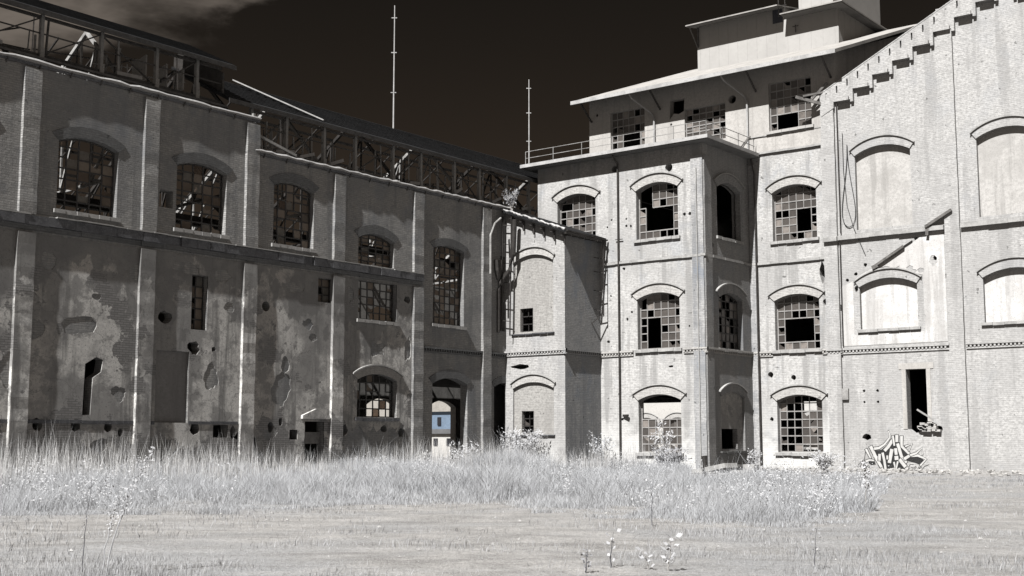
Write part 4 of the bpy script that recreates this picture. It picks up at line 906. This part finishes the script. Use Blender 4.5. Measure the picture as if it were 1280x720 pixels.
    for i, (p, wd, tp) in enumerate(S):
        stroke(dark, ext(p, 7), wd+15, .007+.00045*i, tp); stroke(pale, p, wd-3, .0074+.00045*i, tp)
    for i, p in enumerate(([(845,522),(805,518),(780,550),(792,588),(830,588),(842,560),(812,558)], [(852,575),(882,562),(872,542),(856,560),(862,598),(892,592)], [(898,602),(902,560),(914,552),(920,600)], [(922,600),(928,562),(942,552),(944,598),(985,545),(1045,522)],
              [(120,558),(140,520),(165,480),(158,555),(190,470),(215,440),(205,520),(185,560)], [(215,440),(225,360)], [(205,545),(235,530),(230,555),(265,530),(262,556),(298,545)])): stroke(tagm, p, 8, .0060+.0008*i)
    go = dark.build('graffiti', 'black_paint', T, None, False); pale.build('graffiti_letter', 'pale_paint', go, None, False); tagm.build('graffiti_signature', 'black_paint', go, None, False)
gable()

# ------------------------------------------------------------------ 5. far buildings seen through the openings
def far():
    t = thing('blue_house', 'distant blue and white building seen through the arched hall doorway', 'building', (-100, 105, 0))
    MB().box(-128, -80, 105, 115, -.3, 2.5).build('base_wall', 'white_wall', t)
    MB().box(-128, -80, 104.7, 115.1, 2.5, 3.0).build('roof_band', 'slate_wall', t)
    MB().box(-128, -95.2, 105.3, 115, 3.0, 7.5).build('upper_wall', 'beige_wall', t); MB().box(-95.19, -86, 105.2, 115, 3.0, 4.9).build('upper_wall', 'blue_wall', t); MB().box(-85.9, -80, 105.3, 115, 3.0, 7.5).build('upper_wall', 'beige_wall', t)
    MB().box(-95.3, -85.8, 104.9, 115.2, 4.9, 8.5).build('upper_wall', 'beige_wall', t)
    for X in (-93.2, -91.3, -98, -102, -106, -89): MB().box(X, X+.6, 104.93, 105.1, 1.2, 2.0).build('window', 'glass_dark', t)
    for X in (-92.8, -90.9, -88.4): MB().box(X, X+.5, 105.1, 105.3, 3.4, 4.3).build('window', 'glass_dark', t)
    t = thing('far_workshop', 'sunlit pale workshop seen through the ground floor of the mill', 'building', (-45, 122, 0))
    hs = [opening(-90+4*k, -87.0+4*k, 1.0, 3.6, 4.3) for k in range(16)]
    MB().sheet('Y', 122, -.5, [(-92, -.3), (-20, -.3), (-20, 9), (-92, 9)], hs).build('wall', 'white_wall', t)
    for k in range(16): window(t, 'Y', 122, -1, -90+4*k, -87.0+4*k, 1.0, 3.6, 4.3, cols=3, rows=3, seed=k, hm='brick_hood', miss=.05)
    MB().sheet('X', -92, -72, [(121.5, 9), (130, 12), (138, 9), (138, 8.8), (130, 11.8), (121.5, 8.8)]).build('roof', 'roof_dark', t)
far()

# ------------------------------------------------------------------ 6. small things
for i, (y, h, lab) in enumerate(((52.6, 7.5, 'tall thin lightning rod standing on the ridge of the dark hall roof'), (65.6, 6.0, 'shorter thin lightning rod behind the terrace of the mill'))):
    t = thing('lightning_rod', lab, 'mast', (-50, y, 19.55), 'lightning rods on the hall roof')
    MB().tube([(-50, y, 19.5), (-50, y, 19.6+h)], [.05, .03], 6).build('pole', 'zinc', t)
    for k in (.3, .62, .9): MB().bar((-50.15, y-.1, 19.6+h*k), (-49.9, y+.1, 19.6+h*k), .05).build('bracket', 'zinc', t)
o = MB().bar((-49.9, 40.7, 19.86), (-45.75, 43.1, 17.6), .16, .06).build('plank', 'stone'); tag(o, 'long pale plank lying aslant on the dark hall roof', 'plank')
o = MB().tube([(-41.5, 27.5, .62), (-41.4, 33, .58), (-41.5, 38.5, .64)], .012, 5)
for y in (27.6, 33, 38.4): o.bar((-41.45, y, -.1), (-41.45, y, .75), .05)
tag(o.build('wire_fence', 'stone'), 'low single wire fence standing in the tall grass before the hall', 'fence')
def rubble():
    rr = random.Random(8)
    b = ground(905, 595); p = MB(); p.v = []; 
    o = MB().bar((b.x-.75, b.y+.1, .30), (b.x+.5, b.y-.2, .52), .9, .22).build('concrete_slab', 'stone'); tag(o, 'tilted pale concrete slab lying beside the mill corner', 'slab')
    b = ground(939, 598); o = MB().bar((b.x, b.y, -.02), (b.x+.02, b.y, .62), .55, .5).build('concrete_block', 'stone'); tag(o, 'upright squat concrete block standing below the bay side wall', 'block')
    b = ground(881, 594); o = MB().tube([(b.x, b.y, -.1), (b.x+.02, b.y, .6), (b.x-.02, b.y, .95)], [.13, .12, .16], 8).build('bollard', 'steel'); tag(o, 'short dark iron post at the front corner of the mill', 'post')
    for nm, px, py, rad, lab in (('rubble_heap', 925, 599, .9, 'heap of broken masonry lying between slab and block at the mill'), ('rubble_heap', 985, 600, .9, 'dark low heap of rubble below the ground floor stair window')):
        b = ground(px, py); mb = MB()
        for i in range(26): a = rr.uniform(0, 6.3); q = rr.random()**.6*rad; mb.rock((b.x+q*1.4*math.cos(a), b.y+q*math.sin(a)*.7, max(.02, .32*(1-q/rad))), rr.uniform(.08, .22), (1.2, 1, .7), i)
        tag(mb.build(nm, 'stone' if px == 925 else 'concrete'), lab, 'rubble', 'rubble heaps along the mill', None)
rubble()
def debris():
    rr = random.Random(21); mb = MB()
    for i in range(420):
        side = rr.random()
        if side < .55: x, y = rr.uniform(-33.5, -14), YG-.35-abs(rr.gauss(0, 1.1))
        elif side < .75: x, y = rr.uniform(-39.5, -33), YF-.35-abs(rr.gauss(0, .8))
        else: x, y = XL+.35+abs(rr.gauss(0, .9)), rr.uniform(20, 56)
        z = max(0, .20-.06*(YG-y)) if side < .55 else 0
        a = rr.uniform(0, 3.14); l = rr.uniform(.06, .15); dz = rr.uniform(-.03, .05)
        mb.bar((x-l*math.cos(a), y-l*math.sin(a), z+.03-dz), (x+l*math.cos(a), y+l*math.sin(a), z+.05+dz), rr.uniform(.08, .14), rr.uniform(.05, .12))
    tag(mb.build('debris', 'brick_hood'), 'broken bricks strewn along the foot of the walls', 'debris', None, 'stuff')
debris()

# ------------------------------------------------------------------ 7. plants
def quad_leaf(mb, p, d, up, l, w_):
    d = d.normalized(); s_ = d.cross(up); s_ = s_.normalized() if s_.length > 1e-4 else Vector((1,0,0)); n = len(mb.v)
    mb.v += [tuple(p), tuple(p+d*l*.45+s_*w_), tuple(p+d*l), tuple(p+d*l*.45-s_*w_)]; mb.f.append((n, n+1, n+2, n+3))
def shrub(name, label, cat, base, h, spread, n_br, lpb, ll, lm='leaf_white', sm='stem', seed=0, group=None, up=1.0, dens_top=True):
    rr = random.Random(seed); t = thing(name, label, cat, base, group); st = MB(); lf = MB(); B = Vector(base)
    for i in range(n_br):
        a = rr.uniform(0, 6.283); rad = spread*rr.uniform(.25, 1); hh = h*rr.uniform(.55, 1)
        p0 = B+Vector((rr.uniform(-.08, .08), rr.uniform(-.08, .08), -.05)); p2 = B+Vector((rad*math.cos(a), rad*math.sin(a), hh)); p1 = (p0+p2)/2+Vector((rr.uniform(-.1,.1), rr.uniform(-.1,.1), .12*h*up))
        pts = [(1-q)**2*p0+2*q*(1-q)*p1+q*q*p2 for q in (0, .25, .5, .75, 1)]
        st.tube(pts, [.018, .015, .012, .009, .005], 4)
        for k in range(lpb):
            q = rr.uniform(.25, 1.0); p = (1-q)**2*p0+2*q*(1-q)*p1+q*q*p2
            d = Vector((rr.gauss(0,1), rr.gauss(0,1), rr.gauss(.3,.7))); off = d.normalized()*rr.uniform(0, .18)*spread
            quad_leaf(lf, p+off, d, SUN+Vector((rr.gauss(0,.55), rr.gauss(0,.55), rr.gauss(0,.55))), ll*rr.uniform(.6, 1.3), ll*.28)
    st.build('stem', sm, t); lf.build('foliage', lm, t, None, False); return t
def gp(px, py): b = ground(px, py); return (b.x, b.y, 0)
shrub('bush', 'round white leafed bush growing in front of the stair block', 'bush', (-42.7, 55.4, 0), 2.3, 1.35, 46, 60, .17, seed=1)
shrub('bush', 'thin grey bush in the shaded corner beside the stair block', 'bush', (-39.9, 58.9, 0), 2.3, .9, 22, 24, .14, 'grass_tall', seed=2)
shrub('sapling', 'bright feathery sapling growing before the lowest mill window', 'sapling', (-36.0, 59.0, 0), 3.0, .85, 11, 34, .15, 'leaf_white', seed=3)
shrub('bush', 'grey spiky bush growing at the foot of the mill corner', 'bush', (-35.2, 58.2, 0), 1.3, 1.2, 26, 30, .16, 'leaf_grey', 'stem_dark', seed=4)
shrub('bush', 'pale leafy bush filling the foot of the arched hall doorway', 'bush', (-43.9, 51.9, 0), 1.6, .9, 22, 34, .16, seed=5)
shrub('bush', 'dry pale bush against the wall left of the hall doorway', 'bush', (-44.0, 48.6, 0), 1.1, .7, 18, 24, .12, 'reed', seed=6)
shrub('gutter_plant', 'small wild shrub rooted in the gutter where hall meets mill', 'plant', (-44.9, 57.2, 15.0), 1.3, .7, 16, 24, .12, 'leaf_grey', 'stem', seed=7)
shrub('bush', 'low white weed clump on the bank under the graffiti', 'bush', (-28.4, 62.6, .2), 1.0, .9, 24, 30, .12, seed=8)
shrub('bush', 'small white weed clump beside the stair window', 'bush', (-33.0, 63.4, .1), 1.2, .6, 16, 26, .12, seed=9)
def weed(label, px, py, h, lean, seed, leafs, ll, lm='leaf_white', sm='stem', r=.010, plume=False):
    rr = random.Random(seed); base = Vector(gp(px, py)); t = thing('weed', label, 'weed', base, 'tall weeds in the yard'); st = MB(); lf = MB()
    right = Vector((math.cos(YAW), math.sin(YAW), 0))
    pts = [base+Vector((0,0,-.03))]
    for i in range(1, 9): q = i/8; pts.append(base+Vector((0, 0, h*q))+right*lean*q**1.5+Vector((rr.uniform(-.012,.012), rr.uniform(-.012,.012), 0)))
    st.tube(pts, [r*(1-.8*i/8) for i in range(9)], 5)
    for k in range(leafs):
        q0 = .40 if plume else .18; q = min(1, q0+(1-q0)*(k+rr.random())/leafs); i = min(int(q*8), 7); p = pts[i].lerp(pts[i+1], q*8-i)
        a = k*2.4+rr.uniform(-.4, .4); d = Vector((math.cos(a), math.sin(a), rr.uniform(.2, .9)))
        if plume:
            L = rr.uniform(.03, .12+1.2*ll)*(1.3-q); tip = p+d.normalized()*L
            for m_ in range(1): quad_leaf(lf, p.lerp(tip, rr.uniform(.4, 1)), Vector((rr.gauss(0,1), rr.gauss(0,1), rr.gauss(.5,.6))), SUN+Vector((rr.gauss(0,.2), rr.gauss(0,.2), rr.gauss(0,.2))), ll*rr.uniform(.7, 1.5), ll*.38)
        else: quad_leaf(lf, p+d*rr.uniform(.01, .05), d, SUN+Vector((rr.gauss(0,.35), rr.gauss(0,.35), rr.gauss(0,.35))), ll*rr.uniform(.6, 1.2), ll*.33)
    st.build('stem', sm, t); lf.build('foliage', lm, t, None, False)
weed('tallest leaning feathery weed at the left edge of the yard', 133, 716, 1.55, .55, 1, 120, .036, 'leaf_white', 'leaf_white', .012, True)
weed('second feathery weed just left of the tallest leaning one', 128, 712, 1.05, .22, 2, 80, .032, 'leaf_white', 'leaf_white', .010, True)
weed('thin grey weed with bare upright stem at the far left edge', 103, 712, 1.2, .08, 3, 40, .03, 'leaf_grey', 'stem_dark', .008, True)
weed('white leafed weed with broad leaves at the bottom edge of the yard', 836, 716, .45, .05, 4, 17, .10)
weed('low white weed beside the broad leafed one', 810, 714, .26, -.06, 5, 8, .085)
weed('slender weed with two white leaves at its tip in mid foreground', 763, 712, .48, .04, 6, 9, .09, 'leaf_white', 'stem_dark')
weed('dark spiky weed left of the slender white tipped one', 733, 718, .30, .02, 7, 40, .05, 'leaf_grey', 'stem_dark')
weed('tall pale weed standing alone at the right end of the grass patch', 1083, 640, 1.15, .03, 8, 46, .085, 'leaf_white', 'stem', .016, True)
weed('dark bare weed stem rising from the grass patch in mid yard', 815, 655, .85, .02, 9, 16, .05, 'leaf_grey', 'stem_dark', .010)
weed('thin dark weed in the short grass at lower right', 1018, 712, .60, .05, 10, 20, .05, 'leaf_grey', 'stem_dark', .008)

# ------------------------------------------------------------------ 8. grass
def blades(name, m, P, H, Wd, bend, label, rng):
    n = len(P); a = rng.uniform(0, 2*np.pi, n); b = rng.uniform(0, 2*np.pi, n)
    side = np.stack([np.cos(a), np.sin(a), np.zeros(n)], 1); ld = np.stack([np.cos(b), np.sin(b), np.zeros(n)], 1)
    up = np.array([0, 0, 1.0]); base = np.concatenate([P, np.full((n, 1), -.05)], 1); k = rng.uniform(.1, 1, n)*bend*H
    mid = base+up*(H*.55)[:, None]+ld*(k*.3)[:, None]; tip = base+up*(H)[:, None]+ld*k[:, None]
    w2 = (Wd/2)[:, None]*side
    V = np.stack([base-w2, base+w2, mid+w2*.7, mid-w2*.7, tip], 1).reshape(-1, 3)
    me = bpy.data.meshes.new(name); me.vertices.add(5*n); me.vertices.foreach_set('co', V.astype(np.float32).ravel())
    i0 = np.arange(n)*5; L = np.stack([i0, i0+1, i0+2, i0+3, i0+3, i0+2, i0+4], 1).ravel()
    me.loops.add(7*n); me.loops.foreach_set('vertex_index', L.astype(np.int32))
    me.polygons.add(2*n); ls = np.stack([np.arange(n)*7, np.arange(n)*7+4], 1).ravel(); lt = np.tile([4, 3], n)
    me.polygons.foreach_set('loop_start', ls.astype(np.int32)); me.polygons.foreach_set('loop_total', lt.astype(np.int32))
    me.update(calc_edges=True); me.materials.append(M[m]); o = bpy.data.objects.new(name, me); COL.objects.link(o)
    return tag(o, label, 'grass', None, 'stuff')
def vnoise(x, y, s, seed):
    r = np.random.default_rng(seed); T = r.random((64, 64)); u = x/s; v = y/s; i = np.floor(u).astype(int); j = np.floor(v).astype(int); fu = u-i; fv = v-j
    fu = fu*fu*(3-2*fu); fv = fv*fv*(3-2*fv); t = lambda a, b: T[a % 64, b % 64]
    return (t(i, j)*(1-fu)+t(i+1, j)*fu)*(1-fv)+(t(i, j+1)*(1-fu)+t(i+1, j+1)*fu)*fv
def to_view(x, y):
    """bearing (as photo column) and ground line (as photo row) of a yard point, used to lay out the zones of the yard"""
    fw = -math.sin(YAW)*x+math.cos(YAW)*y; rt = math.cos(YAW)*x+math.sin(YAW)*y; u = -EYE
    dz = fw*math.cos(PITCH)+u*math.sin(PITCH); dy = -fw*math.sin(PITCH)+u*math.cos(PITCH); dz = np.maximum(dz, .5)
    return 640+F_PX*rt/dz, 360-F_PX*dy/dz
def grass():
    rng = RNG
    n = 2100000; x = rng.uniform(-46, 14, n); y = rng.uniform(-2, 66, n)
    ok = ~((x < XL+.25) | ((x < XA+.1) & (y > YA-.2)) | ((x < XC+.1) & (y > YF-.2)) | (y > YG-.25))
    x, y = x[ok], y[ok]; px, py = to_view(x, y); ok = (px > -140) & (px < 1420) & (py < 780)
    x, y, px, py = x[ok], y[ok], px[ok], py[ok]; n1 = vnoise(x, y, 3.1, 1); n2 = vnoise(x, y, .9, 2); n3 = vnoise(x, y, 8, 3)
    wob = (n1-.5)*22+(n2-.5)*14+(n3-.5)*10
    front = np.interp(px, [-200, 90, 250, 430, 600, 700, 830, 900, 1000, 1085, 1120], [642, 640, 638, 632, 634, 640, 652, 656, 655, 644, 606])
    road2 = np.interp(px, [660, 720, 900, 1100], [614, 611, 608, 606]); road1 = np.interp(px, [660, 720, 900, 1100], [614, 605, 600, 598])
    belt = (py < front+wob*.55) & ~((px > 690) & (py > road1+wob*.25) & (py < road2+wob*.25)) & ~((px > 860) & (py < road2)) & (px < 1100+wob)
    u = rng.random(len(x))
    dens = np.where(belt, np.clip(.08+1.5*n1**1.5*(.4+n2), 0, 1), 0)
    t = u < dens
    edge = np.clip((front+wob*.55-py)/16, .22, 1)
    H = (.22+.55*n1*(.4+.6*n3)+.25*rng.random(len(x)))*np.interp(px, [0, 300, 560, 640, 700, 900, 1090], [1.0, .95, 1.0, 1.35, .8, .85, .6])*edge
    H = H*np.clip(.30+1.25*n2, .35, 1.3)
    H = np.where(rng.random(len(H)) < .012, H*1.9, H)
    blades('tall_grass', 'grass_tall', np.stack([x[t], y[t]], 1), H[t]*1.08, np.interp(py[t], [580, 660], [.019, .008])*rng.uniform(.6, 1.3, t.sum()), 1.0, 'belt of tall white bleached grass', rng)
    # dry stalks by the hall wall
    m = 13000; sx = rng.uniform(-44.6, -35, m); sy = rng.uniform(14, 57, m); q = vnoise(sx, sy, 2.3, 5); k = (rng.random(m) < q**1.6*1.5) & ~((sx < XA+.1) & (sy > YA-.2)); sx, sy, q = sx[k], sy[k], q[k]
    hh = (.55+1.8*q*np.interp(sx, [-44.5, -38], [1, .6]))*rng.uniform(.55, 1.3, len(sx))
    blades('reed', 'reed', np.stack([sx, sy], 1), hh, rng.uniform(.012, .026, len(sx)), .22, 'tall dry pale stalks along the hall wall', rng)
    # broad leafed weeds among the grass
    wl = MB(); rr = random.Random(77); idx = np.nonzero(t)[0]; rng.shuffle(idx)
    cl = [i for i in idx[:2600] if n3[i]*n1[i] > .30][:330]
    for i in cl:
        hgt = rr.uniform(.5, 1.25); n_ = rr.randint(20, 60); wd = rr.uniform(.08, .28)
        for _ in range(n_):
            p = Vector((x[i]+rr.gauss(0, wd), y[i]+rr.gauss(0, wd), hgt*rr.uniform(.25, 1)))
            quad_leaf(wl, p, Vector((rr.gauss(0,1), rr.gauss(0,1), rr.gauss(.3,.7))), SUN+Vector((rr.gauss(0,.5), rr.gauss(0,.5), rr.gauss(0,.5))), rr.uniform(.035, .085), rr.uniform(.010, .022))
    tag(wl.build('weeds', 'leaf_white', None, None, False), 'white leafy weeds mixed into the tall grass', 'weeds', None, 'stuff')
    # sparse short grass on the yard, thicker in the foreground
    n = 1500000; x = rng.uniform(-30, 10, n); y = rng.uniform(2, 64, n); px, py = to_view(x, y); ok = (px > -140) & (px < 1420) & (py < 775) & (y < YG-.3); x, y, px, py = x[ok], y[ok], px[ok], py[ok]
    n1 = vnoise(x, y, 1.4, 7); n2 = vnoise(x, y, .45, 8); n3 = vnoise(x, y, 4, 9); u = rng.random(len(x))
    start = np.interp(px, [0, 400, 640, 760, 860, 1000, 1281], [690, 698, 688, 678, 670, 664, 652])
    fg = np.clip((py-start+(n3-.5)*34)/34, 0, 1)
    right = np.clip((px-1080)/60, 0, 1)*np.clip((640-py)/30, 0, 1)*.02
    d = .02+.22*np.clip(n1*2-.7, 0, 1)*np.clip(n3*2-.4, 0, 1)+fg*(.25+1.1*np.clip(n1*1.6-.4, 0, 1))*np.clip(.3+n2, 0, 1)+right+np.where((py < 612) & (px > 800), .25*np.clip(n1*2-.6, 0, 1), 0)
    t = u < d*np.interp(px, [0, 640, 900, 1281], [.55, .45, .34, .34])
    H = (.05+.20*n1*np.clip(n2+.3, .3, 1))*rng.uniform(.5, 1.3, len(x))*np.interp(px, [0, 700, 1200], [.75, .62, .6])
    blades('short_grass', 'grass_short', np.stack([x[t], y[t]], 1), H[t]+.03, rng.uniform(.005, .010, t.sum())*np.interp(py[t], [600, 720], [2.2, .9]), .7, 'thin short bleached grass scattered over the yard', rng)
grass()
def pebbles():
    rng = np.random.default_rng(5); n = 1100; mb_v = []; mb_f = []
    x = rng.uniform(-30, 4, n); y = rng.uniform(8, 52, n)
    for i in range(n):
        r = .012+.03*rng.random()**3; k = len(mb_v); a = rng.uniform(0, 3, 1)[0]
        c_, s_ = math.cos(a)*r, math.sin(a)*r
        mb_v += [(x[i]+c_*1.3, y[i]+s_*1.3, 0), (x[i]-s_, y[i]+c_, 0), (x[i]-c_*1.3, y[i]-s_*1.3, 0), (x[i]+s_, y[i]-c_, 0), (x[i]+r*.2, y[i], r*.9), (x[i], y[i], -r)]
        mb_f += [(k, k+1, k+4), (k+1, k+2, k+4), (k+2, k+3, k+4), (k+3, k, k+4)]
    mb = MB(); mb.v = mb_v; mb.f = mb_f; tag(mb.build('gravel', 'stone', None, None, False), 'loose pale stones scattered over the dirt track', 'gravel', None, 'stuff')
pebbles()

# ------------------------------------------------------------------ render settings
SC.view_settings.view_transform = 'Standard'; SC.view_settings.look = 'None'; SC.view_settings.exposure = 0.56; SC.view_settings.gamma = 1
SC.cycles.max_bounces = 6; SC.cycles.diffuse_bounces = 2; SC.cycles.transparent_max_bounces = 8; SC.cycles.use_denoising = True
SC.cycles.sample_clamp_indirect = .05
SC.render.resolution_x = 1024; SC.render.resolution_y = 576
